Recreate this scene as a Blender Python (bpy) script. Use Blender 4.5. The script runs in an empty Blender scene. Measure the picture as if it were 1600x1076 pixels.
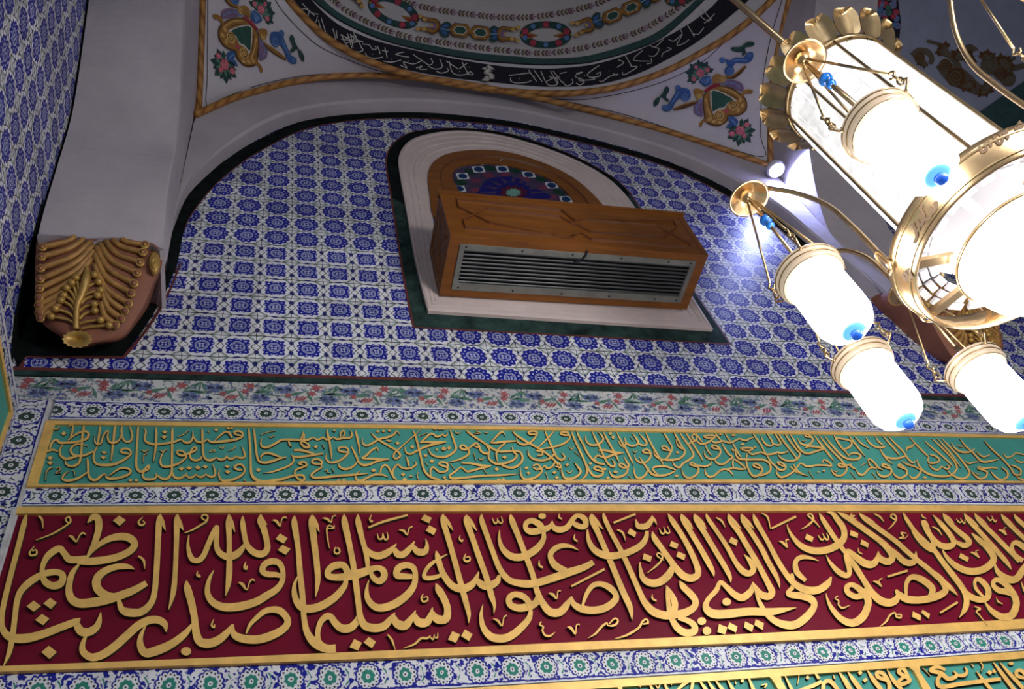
import bpy, bmesh, math, random
from mathutils import Vector, Matrix
from mathutils.geometry import tessellate_polygon
random.seed(7)
S = bpy.context.scene
COL = S.collection

# ------------------------------------------------------------------ camera
FPX, CX, CY, EYE = 1381.98, 800.0, 538.0, 1.6
RM = ((0.9602, 0.0404, 0.2764), (-0.2031, 0.7805, 0.5913), (-0.1919, -0.6239, 0.7576))
cam_data = bpy.data.cameras.new('camera')
cam = bpy.data.objects.new('camera', cam_data)
COL.objects.link(cam)
cam_data.sensor_fit = 'HORIZONTAL'
cam_data.sensor_width = 36.0
cam_data.lens = FPX / 1600.0 * 36.0
cam_data.clip_start = 0.02
cam.matrix_world = Matrix(((RM[0][0], -RM[0][1], -RM[0][2], 0), (RM[1][0], -RM[1][1], -RM[1][2], 0),
                           (RM[2][0], -RM[2][1], -RM[2][2], EYE), (0, 0, 0, 1)))
S.camera = cam

# ------------------------------------------------------------------ light and exposure
W = bpy.data.worlds.new('hall_air'); S.world = W; W.use_nodes = True
bg = W.node_tree.nodes['Background']
bg.inputs[0].default_value = (0.62, 0.66, 0.85, 1); bg.inputs[1].default_value = 0.13
S.view_settings.view_transform = 'Standard'
S.view_settings.look = 'None'
S.view_settings.exposure = 0.08
S.view_settings.gamma = 1.0
S.view_settings.use_curve_mapping = False

def area_light(name, loc, aim, size, power, color):
    d = bpy.data.lights.new(name, 'AREA'); d.shape = 'DISK'; d.size = size; d.energy = power; d.color = color
    o = bpy.data.objects.new(name, d); COL.objects.link(o)
    o.location = loc
    o.rotation_euler = (Vector(aim) - Vector(loc)).to_track_quat('-Z', 'Y').to_euler()
    return o
# unseen fill lights added to brighten the wall, standing in for the hall's chandeliers
area_light('hall_fill_light', (2.1, -0.9, 3.5), (1.75, 2.4, 2.85), 0.8, 54, (1.0, 0.96, 0.92))
area_light('far_fill_light', (-0.2, -3.4, 4.2), (0.4, 2.4, 3.0), 1.2, 24, (0.92, 0.94, 1.0))

# ------------------------------------------------------------------ from a place in the photo to a place in the room
def ray(x, y):
    a, b = x - CX, y - CY
    return Vector([r[0]*a + r[1]*b + r[2]*FPX for r in RM])
O = Vector((0, 0, EYE))
def onY(x, y, Y=2.4):
    d = ray(x, y); return O + d*(Y/d.y)
def onX(x, y, X):
    d = ray(x, y); return O + d*(X/d.x)
def onZ(x, y, Z):
    d = ray(x, y); return O + d*((Z-EYE)/d.z)
DOME_C, DOME_R = Vector((1.40, 0, EYE+4.7)), 2.45
def on_dome(x, y, lift=0.0):
    d = ray(x, y).normalized(); oc = O - DOME_C; R = DOME_R - lift
    b = oc.dot(d); q = b*b - (oc.dot(oc) - R*R)
    return O + d*(-b + math.sqrt(max(q, 0.0)))
YW = 2.4      # tiled wall
YF = 2.31     # face of the wall arch

# ------------------------------------------------------------------ materials
def new_mat(name):
    m = bpy.data.materials.new(name); m.use_nodes = True
    nt = m.node_tree
    return m, nt, nt.nodes['Principled BSDF']
class NG:
    """small helper to write node maths"""
    def __init__(s, nt): s.nt = nt
    def n(s, t, **k):
        o = s.nt.nodes.new(t)
        for a, b in k.items(): setattr(o, a, b)
        return o
    def put(s, sock, v):
        if isinstance(v, (int, float)): sock.default_value = v
        elif isinstance(v, (tuple, list)): sock.default_value = v if len(v) == len(sock.default_value) else tuple(v)+(1,)
        else: s.nt.links.new(v, sock)
    def m(s, op, a, b=0.0, c=0.0):
        o = s.n('ShaderNodeMath', operation=op)
        s.put(o.inputs[0], a); s.put(o.inputs[1], b); s.put(o.inputs[2], c)
        return o.outputs[0]
    def add(s, a, b): return s.m('ADD', a, b)
    def sub(s, a, b): return s.m('SUBTRACT', a, b)
    def mul(s, a, b): return s.m('MULTIPLY', a, b)
    def abs(s, a): return s.m('ABSOLUTE', a)
    def lt(s, a, b, soft=0.0):
        if not soft: return s.m('LESS_THAN', a, b)
        o = s.n('ShaderNodeMapRange'); o.clamp = True
        s.put(o.inputs[0], s.sub(a, b)); o.inputs[1].default_value = -soft; o.inputs[2].default_value = soft
        o.inputs[3].default_value = 1; o.inputs[4].default_value = 0
        return o.outputs[0]
    def band(s, a, c, w, soft=0.0): return s.lt(s.abs(s.sub(a, c)), w, soft)
    def mix(s, f, a, b):
        o = s.n('ShaderNodeMix', data_type='RGBA')
        s.put(o.inputs[0], f); s.put(o.inputs[6], a); s.put(o.inputs[7], b)
        return o.outputs[2]
    def noise(s, vec, scale, detail=2.0, rough=0.5):
        o = s.n('ShaderNodeTexNoise'); 
        if vec is not None: s.put(o.inputs['Vector'], vec)
        o.inputs['Scale'].default_value = scale; o.inputs['Detail'].default_value = detail; o.inputs['Roughness'].default_value = rough
        return o.outputs[0]
    def vor(s, vec, scale, feature='F1'):
        o = s.n('ShaderNodeTexVoronoi', feature=feature)
        if vec is not None: s.put(o.inputs['Vector'], vec)
        o.inputs['Scale'].default_value = scale
        return o
    def ramp(s, f, stops):
        o = s.n('ShaderNodeValToRGB'); e = o.color_ramp.elements
        while len(e) < len(stops): e.new(0.5)
        for i, (p, c) in enumerate(stops): e[i].position = p; e[i].color = tuple(c)+(1,)
        s.put(o.inputs[0], f); return o.outputs[0]
    def uv(s):
        o = s.n('ShaderNodeUVMap'); x = s.n('ShaderNodeSeparateXYZ'); s.nt.links.new(o.outputs[0], x.inputs[0])
        return o.outputs[0], x.outputs[0], x.outputs[1]
    def obj(s): return s.n('ShaderNodeTexCoord').outputs['Object']
    def bump(s, h, strength, dist, bsdf):
        o = s.n('ShaderNodeBump'); o.inputs['Strength'].default_value = strength; o.inputs['Distance'].default_value = dist
        s.put(o.inputs['Height'], h); s.nt.links.new(o.outputs[0], bsdf.inputs['Normal'])

def plain(name, col, rough=0.6, metal=0.0, var=0.12, scale=9.0, bump=0.0, bscale=40.0, spec=0.5):
    m, nt, b = new_mat(name); g = NG(nt); v = g.obj()
    n = g.noise(v, scale, 4.0, 0.6)
    lo = tuple(c*(1-var) for c in col); hi = tuple(min(1, c*(1+var)) for c in col)
    g.put(b.inputs['Base Color'], g.ramp(n, [(0.3, lo), (0.7, hi)]))
    b.inputs['Roughness'].default_value = rough; b.inputs['Metallic'].default_value = metal
    b.inputs['Specular IOR Level'].default_value = spec
    if bump: g.bump(g.noise(v, bscale, 5.0, 0.6), bump, 0.01, b)
    return m
def glow(name, col, strength, base=(0.8, 0.8, 0.8)):
    m, nt, b = new_mat(name)
    b.inputs['Base Color'].default_value = base+(1,)
    b.inputs['Emission Color'].default_value = col+(1,); b.inputs['Emission Strength'].default_value = strength
    b.inputs['Roughness'].default_value = 0.3
    return m

WHITE = (0.66, 0.67, 0.71); BLUE = (0.012, 0.016, 0.25); OLIVE = (0.022, 0.032, 0.026)
def medallion_tiles():
    m, nt, b = new_mat('medallion_tiles'); g = NG(nt)
    uv, u, v = g.uv()
    # a hand painter's wobble
    wob = g.n('ShaderNodeTexNoise'); g.put(wob.inputs['Vector'], uv); wob.inputs['Scale'].default_value = 3.1; wob.inputs['Detail'].default_value = 2
    ws = g.n('ShaderNodeSeparateColor'); nt.links.new(wob.outputs[1], ws.inputs[0])
    u = g.add(u, g.mul(g.sub(ws.outputs[0], 0.5), 0.13)); v = g.add(v, g.mul(g.sub(ws.outputs[1], 0.5), 0.11))
    x = g.sub(g.m('FRACT', g.add(u, 0.5)), 0.5); y = g.sub(g.m('FRACT', g.add(v, 0.5)), 0.5)
    ax, ay = g.abs(x), g.abs(y)
    yy = g.mul(y, 0.90); xq = g.mul(x, 1.10)
    # two makes of tile: boxy star flowers low on the left, fuller oval ones elsewhere
    low = g.mul(g.lt(v, 6.5), g.lt(u, 9.5))
    xq = g.mul(x, g.sub(1.04, g.mul(low, -0.04))); yy = g.mul(y, g.add(0.96, g.mul(low, 0.03)))
    r = g.m('SQRT', g.add(g.mul(xq, xq), g.mul(yy, yy))); th = g.m('ARCTAN2', yy, xq)
    col = WHITE
    col = g.mix(g.mul(g.lt(g.add(ax, ay), 0.80), g.lt(0.70, g.add(ax, ay))), col, (0.36, 0.42, 0.40))
    col = g.mix(g.band(g.add(ax, ay), 0.71, 0.015, 0.006), col, OLIVE)
    col = g.mix(g.lt(0.482, ay), col, OLIVE)
    col = g.mix(g.mul(g.lt(0.490, ax), g.lt(0.25, ay)), col, OLIVE)
    dx = g.sub(0.5, ax)
    dd = g.add(g.mul(dx, 1.0), g.mul(ay, 0.8))
    col = g.mix(g.band(dd, 0.13, 0.017, 0.006), col, OLIVE)
    def blob(px, py, rx, ry, base, c, k=1.0):
        a = g.m('DIVIDE', g.sub(ax, px), rx); d = g.m('DIVIDE', g.sub(ay, py), ry)
        return g.mix(g.mul(g.lt(g.add(g.mul(a, a), g.mul(d, d)), 1.0, 0.25), k), base, c)
    col = blob(0.5, 0.235, 0.075, 0.10, col, (0.02, 0.025, 0.14), low); col = blob(0.5, 0.235, 0.035, 0.06, col, (0.02, 0.025, 0.12))
    col = blob(0.0, 0.5, 0.12, 0.040, col, (0.02, 0.025, 0.14), low)
    pet = g.abs(g.m('SINE', g.mul(th, 6.0)))
    edge = g.sub(g.sub(0.452, g.mul(low, 0.045)), g.mul(g.m('POWER', g.sub(1.0, pet), 0.8), 0.075))
    edge = g.sub(edge, g.mul(g.m('COSINE', g.mul(th, 4.0)), g.add(0.012, g.mul(low, 0.032))))
    col = g.mix(g.lt(r, edge, 0.008), col, BLUE)
    # ring of white dots on the petals
    frac = g.sub(g.m('FRACT', g.m('DIVIDE', g.mul(th, 6.0), math.pi)), 0.5)
    da = g.mul(g.mul(frac, math.pi/6), r); dr = g.sub(r, 0.315)
    dots = g.lt(g.add(g.mul(g.mul(da, da), 2.2), g.mul(dr, dr)), 0.0013, 0.0004)
    pale = (0.42, 0.46, 0.58)
    col = g.mix(dots, col, pale)
    col = g.mix(g.band(r, 0.20, 0.014, 0.006), col, pale)
    col = g.mix(g.band(r, 0.155, 0.009, 0.005), col, pale)
    f4 = g.sub(g.m('FRACT', g.m('DIVIDE', g.mul(th, 2.0), math.pi)), 0.5)
    d4 = g.mul(g.mul(f4, math.pi/2), r); r4 = g.sub(r, 0.075)
    col = g.mix(g.lt(g.add(g.mul(d4, d4), g.mul(r4, r4)), 0.0016, 0.0005), col, pale)
    # tile to tile variation, old glaze
    fl = g.n('ShaderNodeCombineXYZ'); g.put(fl.inputs[0], g.m('FLOOR', g.mul(g.add(u, 0.5), 0.5))); g.put(fl.inputs[1], g.m('FLOOR', g.add(v, 0.5)))
    wn = g.n('ShaderNodeTexWhiteNoise'); nt.links.new(fl.outputs[0], wn.inputs[0])
    n2 = g.noise(uv, 1.3, 4.0, 0.65)
    k = g.add(g.mul(wn.outputs[0], 0.30), g.mul(n2, 0.55))
    hv = g.n('ShaderNodeHueSaturation'); g.put(hv.inputs['Value'], g.add(k, 0.60)); g.put(hv.inputs['Color'], col)
    g.put(b.inputs['Base Color'], hv.outputs[0])
    g.put(b.inputs['Roughness'], g.add(0.28, g.mul(n2, 0.25)))
    b.inputs['Specular IOR Level'].default_value = 0.12
    g.bump(g.lt(ay, 0.485), 0.2, 0.002, b)
    return m

def flower_band(name, green, big):
    """blue band tile: white rosettes, alternating leaves, blue ground"""
    m, nt, b = new_mat(name); g = NG(nt)
    uv, u, v = g.uv()
    wob = g.n('ShaderNodeTexNoise'); g.put(wob.inputs['Vector'], uv); wob.inputs['Scale'].default_value = 5.0; wob.inputs['Detail'].default_value = 3
    ws = g.n('ShaderNodeSeparateColor'); nt.links.new(wob.outputs[1], ws.inputs[0])
    u = g.add(u, g.mul(g.sub(ws.outputs[0], 0.5), 0.10)); v = g.add(v, g.mul(g.sub(ws.outputs[1], 0.5), 0.12))
    x = g.sub(g.m('FRACT', u), 0.5)                      # one rosette per unit, v in 0..1 across the band
    odd = g.lt(0.5, g.m('FRACT', g.mul(g.m('FLOOR', u), 0.5)))
    asp = 1.15
    xx = g.mul(x, asp); yy = g.sub(v, g.add(0.46, g.mul(odd, 0.06)))
    r = g.m('SQRT', g.add(g.mul(xx, xx), g.mul(yy, yy))); th = g.m('ARCTAN2', yy, xx)
    white = (0.64, 0.66, 0.70)
    sq = g.n('ShaderNodeTexNoise'); g.put(sq.inputs['Vector'], uv); sq.inputs['Scale'].default_value = 4.2; sq.inputs['Detail'].default_value = 3
    n1 = sq.outputs[0]
    col = g.mix(g.band(n1, 0.5, 0.075 if big else 0.085, 0.015), BLUE if big else (0.014, 0.018, 0.14), white)
    # crescents leaves beside each rosette
    xl = g.add(xx, -0.47); yl = g.mul(yy, 1.0)
    rl = g.m('SQRT', g.add(g.mul(g.add(xl, 0.16), g.add(xl, 0.16)), g.mul(yl, yl)))
    leaf = g.mul(g.band(rl, 0.27, 0.055, 0.01), g.lt(-0.02, xl))
    col = g.mix(leaf, col, white)
    leaf2 = g.mul(g.band(rl, 0.275, 0.022, 0.008), g.lt(0.0, xl))
    col = g.mix(leaf2, col, green)
    pet = g.abs(g.m('SINE', g.mul(th, 7.0)))
    edge = g.sub(0.385 if not big else 0.36, g.mul(g.sub(1.0, pet), 0.05))
    col = g.mix(g.lt(r, g.add(edge, 0.06), 0.01), col, BLUE)
    col = g.mix(g.lt(r, edge, 0.01), col, white)
    frac = g.sub(g.m('FRACT', g.m('DIVIDE', g.mul(th, 7.0), math.pi)), 0.5)
    da = g.mul(g.mul(frac, math.pi/7), r); dr = g.sub(r, 0.285)
    col = g.mix(g.lt(g.add(g.mul(da, da), g.mul(dr, dr)), 0.0009, 0.0003), col, (0.03, 0.03, 0.05))
    shift = g.mul(odd, 0.05)
    r2 = g.m('SQRT', g.add(g.m('POWER', g.sub(xx, shift), 2.0), g.m('POWER', g.add(yy, g.mul(shift, 0.6)), 2.0)))
    e2 = g.add(0.195 if big else 0.215, g.mul(g.m('SINE', g.mul(th, 8.0)), 0.018))
    col = g.mix(g.lt(r, e2, 0.01), col, green)
    col = g.mix(g.lt(r2, 0.07, 0.01), col, white)
    col = g.mix(g.lt(r2, 0.028, 0.008), col, (0.03, 0.05, 0.06))
    # edge lines
    col = g.mix(g.band(v, 0.085, 0.030, 0.01), col, BLUE)
    col = g.mix(g.lt(v, 0.055, 0.01), col, white)
    col = g.mix(g.band(v, 0.90, 0.03, 0.01), col, BLUE)
    col = g.mix(g.lt(0.93, v, 0.01), col, white)
    n2 = g.noise(uv, 0.9, 4.0, 0.7)
    hv = g.n('ShaderNodeHueSaturation'); g.put(hv.inputs['Value'], g.add(0.6, g.mul(n2, 0.75))); g.put(hv.inputs['Color'], col)
    g.put(b.inputs['Base Color'], hv.outputs[0])
    b.inputs['Roughness'].default_value = 0.35; b.inputs['Specular IOR Level'].default_value = 0.12
    return m

def wood(name, a, c):
    m, nt, b = new_mat(name); g = NG(nt); v = g.obj()
    mp = g.n('ShaderNodeMapping'); nt.links.new(v, mp.inputs[0]); mp.inputs['Scale'].default_value = (1.2, 9, 9)
    n = g.noise(mp.outputs[0], 4.0, 5.0, 0.6)
    g.put(b.inputs['Base Color'], g.ramp(n, [(0.3, a), (0.7, c)]))
    b.inputs['Roughness'].default_value = 0.38
    return m

def rope_mat():
    m, nt, b = new_mat('painted_rope'); g = NG(nt); uv, u, v = g.uv()
    t = g.m('FRACT', g.add(g.mul(u, 9.0), g.mul(v, 2.0)))
    n = g.noise(uv, 12.0, 3.0)
    t = g.add(t, g.mul(g.sub(n, 0.5), 0.5))
    g.put(b.inputs['Base Color'], g.ramp(t, [(0.0, (0.10, 0.035, 0.008)), (0.16, (0.30, 0.13, 0.025)), (0.55, (0.42, 0.21, 0.05)), (0.9, (0.27, 0.11, 0.02))]))
    b.inputs['Roughness'].default_value = 0.6
    return m

M = {}
M['tile'] = medallion_tiles()
M['band_dark'] = flower_band('dark_rosette_band', (0.035, 0.06, 0.05), False)
M['band_green'] = flower_band('green_rosette_band', (0.03, 0.20, 0.16), True)
M['plaster'] = plain('lilac_grey_plaster', (0.42, 0.385, 0.42), 0.85, var=0.10, scale=3.0, bump=0.35, bscale=26.0, spec=0.2)
M['white_paint'] = plain('white_ceiling_paint', (0.50, 0.48, 0.52), 0.85, var=0.06, scale=3.0, spec=0.2)
M['next_bay'] = plain('blue_grey_paint', (0.26, 0.28, 0.38), 0.85, var=0.08, spec=0.2)
M['cream'] = plain('cream_moulding_plaster', (0.58, 0.49, 0.47), 0.8, var=0.08, scale=6, bump=0.25, bscale=50, spec=0.2)
M['black'] = plain('black_green_border_paint', (0.007, 0.010, 0.010), 0.9, var=0.5, scale=14, spec=0.05)
M['marble'] = plain('green_marbled_border_paint', (0.020, 0.042, 0.038), 0.8, var=0.7, scale=12, spec=0.1)
M['redline'] = plain('dark_red_line_paint', (0.11, 0.022, 0.02), 0.6, var=0.2)
M['red'] = plain('crimson_board_paint', (0.150, 0.0055, 0.022), 0.5, var=0.12, scale=4, spec=0.10)
M['green'] = plain('sea_green_board_paint', (0.062, 0.285, 0.245), 0.5, var=0.12, scale=5, spec=0.10)
M['gold'] = plain('gold_leaf', (0.79, 0.485, 0.135), 0.45, metal=0.2, var=0.16, scale=16, bump=0.08, bscale=30)
M['rib'] = plain('worn_gilding_over_terracotta', (0.38, 0.20, 0.055), 0.5, metal=0.15, var=0.35, scale=26)
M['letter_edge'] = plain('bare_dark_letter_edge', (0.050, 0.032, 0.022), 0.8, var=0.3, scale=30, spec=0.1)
M['dome_paint'] = plain('grey_white_dome_paint', (0.43, 0.41, 0.42), 0.9, var=0.06, scale=3.0, spec=0.1)
M['gold_rib'] = plain('gilded_carving', (0.46, 0.28, 0.07), 0.4, metal=0.35, var=0.3, scale=20)
M['terracotta'] = plain('terracotta_paint', (0.24, 0.085, 0.048), 0.65, var=0.2, scale=8)
M['grout'] = plain('pale_mortar_edge', (0.50, 0.50, 0.53), 0.8, var=0.25, scale=20)
M['rope'] = rope_mat()
M['wood'] = wood('varnished_orange_wood', (0.150, 0.048, 0.005), (0.25, 0.085, 0.010))
M['wood_dark'] = wood('groove_and_shadow_wood', (0.10, 0.032, 0.01), (0.15, 0.05, 0.015))
M['metal'] = plain('dull_zinc', (0.20, 0.205, 0.19), 0.5, metal=0.2, var=0.2)
M['slat'] = plain('grey_louver_metal', (0.075, 0.08, 0.088), 0.45, metal=0.3, var=0.15)
M['void'] = plain('dark_duct', (0.006, 0.006, 0.007), 0.9, var=0.1)
M['brass'] = plain('polished_brass', (0.66, 0.47, 0.26), 0.26, metal=0.95, var=0.08, scale=14)
M['brass_dark'] = plain('antique_brass', (0.44, 0.32, 0.17), 0.30, metal=0.9, var=0.2, scale=20)
M['ring_text'] = plain('engraved_brown_brass', (0.07, 0.04, 0.018), 0.8, metal=0.0, var=0.2)
M['lampglass'] = glow('lit_white_glass', (1.0, 0.97, 0.95), 20.0)
M['bowlglass'] = glow('lit_bowl_glass', (1.0, 0.97, 0.95), 14.0)
M['rimglass'] = glow('pale_peach_glass_rim', (1.0, 0.80, 0.58), 0.38, (0.34, 0.26, 0.19))
M['crystal'] = glow('lit_crystal_tiles', (1.0, 0.98, 0.97), 2.0, (0.32, 0.32, 0.33))
_nt = M['crystal'].node_tree; _g = NG(_nt)
_g.put(_nt.nodes['Principled BSDF'].inputs['Emission Strength'], _g.add(0.22, _g.mul(_g.noise(_g.obj(), 17.0, 3.0, 0.75), 1.25)))
M['crystal_dim'] = glow('dim_crystal_tiles', (0.95, 0.92, 0.95), 0.38, (0.25, 0.24, 0.25))
M['cyan'] = glow('lit_cyan_glass', (0.22, 0.72, 1.0), 0.75, (0.15, 0.5, 0.8))
M['bead'] = plain('blue_glass_bead', (0.008, 0.13, 0.50), 0.08, var=0.1, spec=0.8)
M['blueglass'] = glow('lit_blue_glass', (0.02, 0.12, 0.75), 0.45, (0.03, 0.15, 0.7))
def paint(nm, c): M[nm] = plain(nm+'_paint', c, 0.7, var=0.22, scale=30, spec=0.2)
for nm, c in {'ink': (0.012, 0.012, 0.02), 'teal': (0.028, 0.066, 0.068), 'letter_white': (0.50, 0.48, 0.46), 'leaf_dark': (0.020, 0.055, 0.050),
              'leaf_blue': (0.035, 0.09, 0.26), 'leaf_pale': (0.12, 0.22, 0.40), 'ochre': (0.26, 0.13, 0.03), 'ochre_lit': (0.46, 0.29, 0.09), 'ochre_dark': (0.09, 0.04, 0.012),
              'mauve': (0.17, 0.11, 0.20), 'rose': (0.40, 0.06, 0.10), 'rose_pale': (0.55, 0.20, 0.24), 'crimson': (0.22, 0.015, 0.03),
              'shield': (0.022, 0.075, 0.055), 'sprig': (0.10, 0.04, 0.05), 'sprig_olive': (0.10, 0.07, 0.025), 'grey_gold': (0.10, 0.08, 0.055),
              'tulip': (0.32, 0.09, 0.10), 'stem': (0.08, 0.19, 0.14), 'iris': (0.12, 0.15, 0.34), 'carnation': (0.19, 0.25, 0.36), 'tile_white': (0.47, 0.47, 0.47),
              'glass_white': (0.52, 0.56, 0.60), 'glass_navy': (0.006, 0.03, 0.11), 'glass_green': (0.006, 0.035, 0.022), 'glass_rose': (0.14, 0.03, 0.065),
              'glass_blue': (0.008, 0.008, 0.13), 'glass_plum': (0.05, 0.035, 0.08), 'glass_red': (0.075, 0.006, 0.022), 'glass_aqua': (0.14, 0.30, 0.25)}.items():
    paint(nm, c)

def faded_tile():
    m, nt, b = new_mat('faded_flower_tile'); g = NG(nt); v = g.obj()
    n1, n2, n3 = g.noise(v, 46.0, 3.0, 0.7), g.noise(v, 60.0, 2.0, 0.6), g.noise(v, 5.0, 4.0, 0.6)
    vo = g.vor(v, 38.0)
    col = g.mix(g.lt(0.565, n1, 0.02), (0.54, 0.54, 0.54), (0.16, 0.24, 0.24))
    col = g.mix(g.lt(0.60, n2, 0.02), col, (0.10, 0.13, 0.27))
    col = g.mix(g.mul(g.lt(vo.outputs[0], 0.22, 0.03), g.lt(0.52, n2)), col, (0.27, 0.10, 0.12))
    hv = g.n('ShaderNodeHueSaturation'); g.put(hv.inputs['Value'], g.add(0.5, g.mul(n3, 0.95))); g.put(hv.inputs['Color'], col)
    g.put(b.inputs['Base Color'], hv.outputs[0]); b.inputs['Roughness'].default_value = 0.45
    return m
M['tile_white'] = faded_tile()

# ------------------------------------------------------------------ mesh helpers
def tag(o, label=None, cat=None, group=None, kind=None):
    if label: o['label'] = label
    if cat: o['category'] = cat
    if group: o['group'] = group
    if kind: o['kind'] = kind
    return o
def world_loc(o):
    v = Vector(o.location)
    while o.parent is not None:
        o = o.parent; v += o.location
    return v
class MB:
    def __init__(s): s.v = []; s.f = []; s.mi = []; s.uvs = None; s.mats = []
    def slot(s, m):
        if m not in s.mats: s.mats.append(m)
        return s.mats.index(m)
    def vert(s, p, uv=None):
        s.v.append(tuple(p))
        if uv is not None:
            if s.uvs is None: s.uvs = {}
            s.uvs[len(s.v)-1] = uv
        return len(s.v)-1
    def face(s, idx, m=None):
        s.f.append(tuple(idx)); s.mi.append(s.slot(m) if m else 0)
    def quad(s, a, b, c, d, m=None): s.face([s.vert(p) for p in (a, b, c, d)], m)
    def box(s, lo, hi, m=None):
        (x0, y0, z0), (x1, y1, z1) = lo, hi
        i = [s.vert(p) for p in ((x0,y0,z0),(x1,y0,z0),(x1,y1,z0),(x0,y1,z0),(x0,y0,z1),(x1,y0,z1),(x1,y1,z1),(x0,y1,z1))]
        for q in ((0,3,2,1),(4,5,6,7),(0,1,5,4),(1,2,6,5),(2,3,7,6),(3,0,4,7)): s.face([i[k] for k in q], m)
    def poly(s, pts, m=None):
        idx = [s.vert(p) for p in pts]
        for t in tessellate_polygon([[Vector(p) for p in pts]]): s.face([idx[k] for k in t], m)
    def prism(s, front, back, m=None, side=None):
        n = len(front); a = [s.vert(p) for p in front]; b = [s.vert(p) for p in back]
        for t in tessellate_polygon([[Vector(p) for p in front]]): s.face([a[k] for k in t], m)
        for i in range(n):
            j = (i+1) % n; s.face((a[i], a[j], b[j], b[i]), side or m)
    def grid(s, rows, m=None, uv=None, close=False):
        idx = [[s.vert(p, uv(i, j) if uv else None) for j, p in enumerate(r)] for i, r in enumerate(rows)]
        for i in range(len(rows)-1):
            n = len(rows[i])
            for j in range(n if close else n-1):
                k = (j+1) % n
                s.face((idx[i][j], idx[i][k], idx[i+1][k], idx[i+1][j]), m)
        return idx
    def tube(s, pts, rad, m=None, seg=8, uv=False, cap=True):
        pts = [Vector(p) for p in pts]; n = len(pts)
        rads = rad if isinstance(rad, (list, tuple)) else [rad]*n
        L = 0.0; up = None; rows = []; ls = []
        for i, p in enumerate(pts):
            t = (pts[min(i+1, n-1)] - pts[max(i-1, 0)])
            if t.length < 1e-9: t = Vector((0, 0, 1))
            t.normalize()
            if up is None:
                up = t.orthogonal().normalized()
            else:
                up = (up - t*up.dot(t))
                up = up.normalized() if up.length > 1e-6 else t.orthogonal().normalized()
            w = t.cross(up)
            rows.append([p + (up*math.cos(a)+w*math.sin(a))*rads[i] for a in [2*math.pi*k/seg for k in range(seg)]])
            if i: L += (p-pts[i-1]).length
            ls.append(L)
        idx = s.grid(rows, m, (lambda i, j: (ls[i], j/seg)) if uv else None, close=True)
        if cap: s.face(idx[0][::-1], m); s.face(idx[-1], m)
    def lathe(s, prof, m=None, seg=32, c=(0, 0, 0), close=True):
        cx, cy, cz = c
        s.grid([[(cx+r*math.cos(2*math.pi*k/seg), cy+r*math.sin(2*math.pi*k/seg), cz+z) for k in range(seg)] for r, z in prof], m, close=True)
    def ball(s, c, r, m=None, seg=12, rings=8, sc=(1, 1, 1)):
        s.grid([[(c[0]+r*sc[0]*math.sin(math.pi*i/rings)*math.cos(2*math.pi*k/seg), c[1]+r*sc[1]*math.sin(math.pi*i/rings)*math.sin(2*math.pi*k/seg),
                  c[2]+r*sc[2]*math.cos(math.pi*i/rings)) for k in range(seg)] for i in [max(0.02, min(rings-0.02, q)) for q in range(rings+1)]], m, close=True)
    def build(s, name, mat=None, parent=None, smooth=False, loc=(0, 0, 0)):
        me = bpy.data.meshes.new(name)
        off = Vector(loc)
        me.from_pydata([tuple(Vector(p)-off) for p in s.v], [], s.f)
        mats = s.mats or [mat]
        for q in mats: me.materials.append(q if q else mat)
        if s.mats:
            for p, i in zip(me.polygons, s.mi): p.material_index = i
        if s.uvs is not None:
            l = me.uv_layers.new(name='UVMap')
            for lp in me.loops: l.data[lp.index].uv = s.uvs.get(lp.vertex_index, (0, 0))
        if smooth:
            for p in me.polygons: p.use_smooth = True
        me.validate(); me.update()
        o = bpy.data.objects.new(name, me); COL.objects.link(o)
        if parent is not None:
            o.parent = parent
            o.location = off - world_loc(parent)
        else:
            o.location = off
        return o
def fix_normals(o):
    bm = bmesh.new(); bm.from_mesh(o.data); bmesh.ops.recalc_face_normals(bm, faces=bm.faces); bm.to_mesh(o.data); bm.free()
def empty(name, loc, label=None, cat=None, group=None, kind=None):
    o = bpy.data.objects.new(name, None); COL.objects.link(o); o.location = loc; o.empty_display_size = 0.1
    return tag(o, label, cat, group, kind)
def catmull(pts, sub=5):
    """smooth list of equal-length tuples"""
    n = len(pts)
    if n < 3: return [tuple(p) for p in pts]
    out = []
    for i in range(n-1):
        p0, p1, p2, p3 = pts[max(i-1, 0)], pts[i], pts[i+1], pts[min(i+2, n-1)]
        for k in range(sub):
            t = k/sub
            out.append(tuple(0.5*((2*b)+(-a+c)*t+(2*a-5*b+4*c-d)*t*t+(-a+3*b-3*c+d)*t**3) for a, b, c, d in zip(p0, p1, p2, p3)))
    out.append(tuple(pts[-1])); return out
def resample(P, n):
    P = [Vector(p) for p in P]; L = [0]
    for a, b in zip(P, P[1:]): L.append(L[-1]+(b-a).length)
    out = []; k = 0
    for i in range(n):
        t = L[-1]*i/(n-1)
        while k < len(L)-2 and L[k+1] < t: k += 1
        s = (t-L[k])/max(L[k+1]-L[k], 1e-9); out.append(P[k].lerp(P[k+1], min(max(s, 0), 1)))
    return out
def solve(A, bvec):
    """least squares by normal equations"""
    n = len(A[0]); N = [[sum(r[i]*r[j] for r in A) for j in range(n)] + [sum(r[i]*q for r, q in zip(A, bvec))] for i in range(n)]
    for i in range(n):
        p = max(range(i, n), key=lambda k: abs(N[k][i])); N[i], N[p] = N[p], N[i]
        for k in range(n):
            if k != i and abs(N[i][i]) > 1e-14:
                f = N[k][i]/N[i][i]
                for j in range(i, n+1): N[k][j] -= f*N[i][j]
    return [N[i][n]/N[i][i] for i in range(n)]

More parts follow.
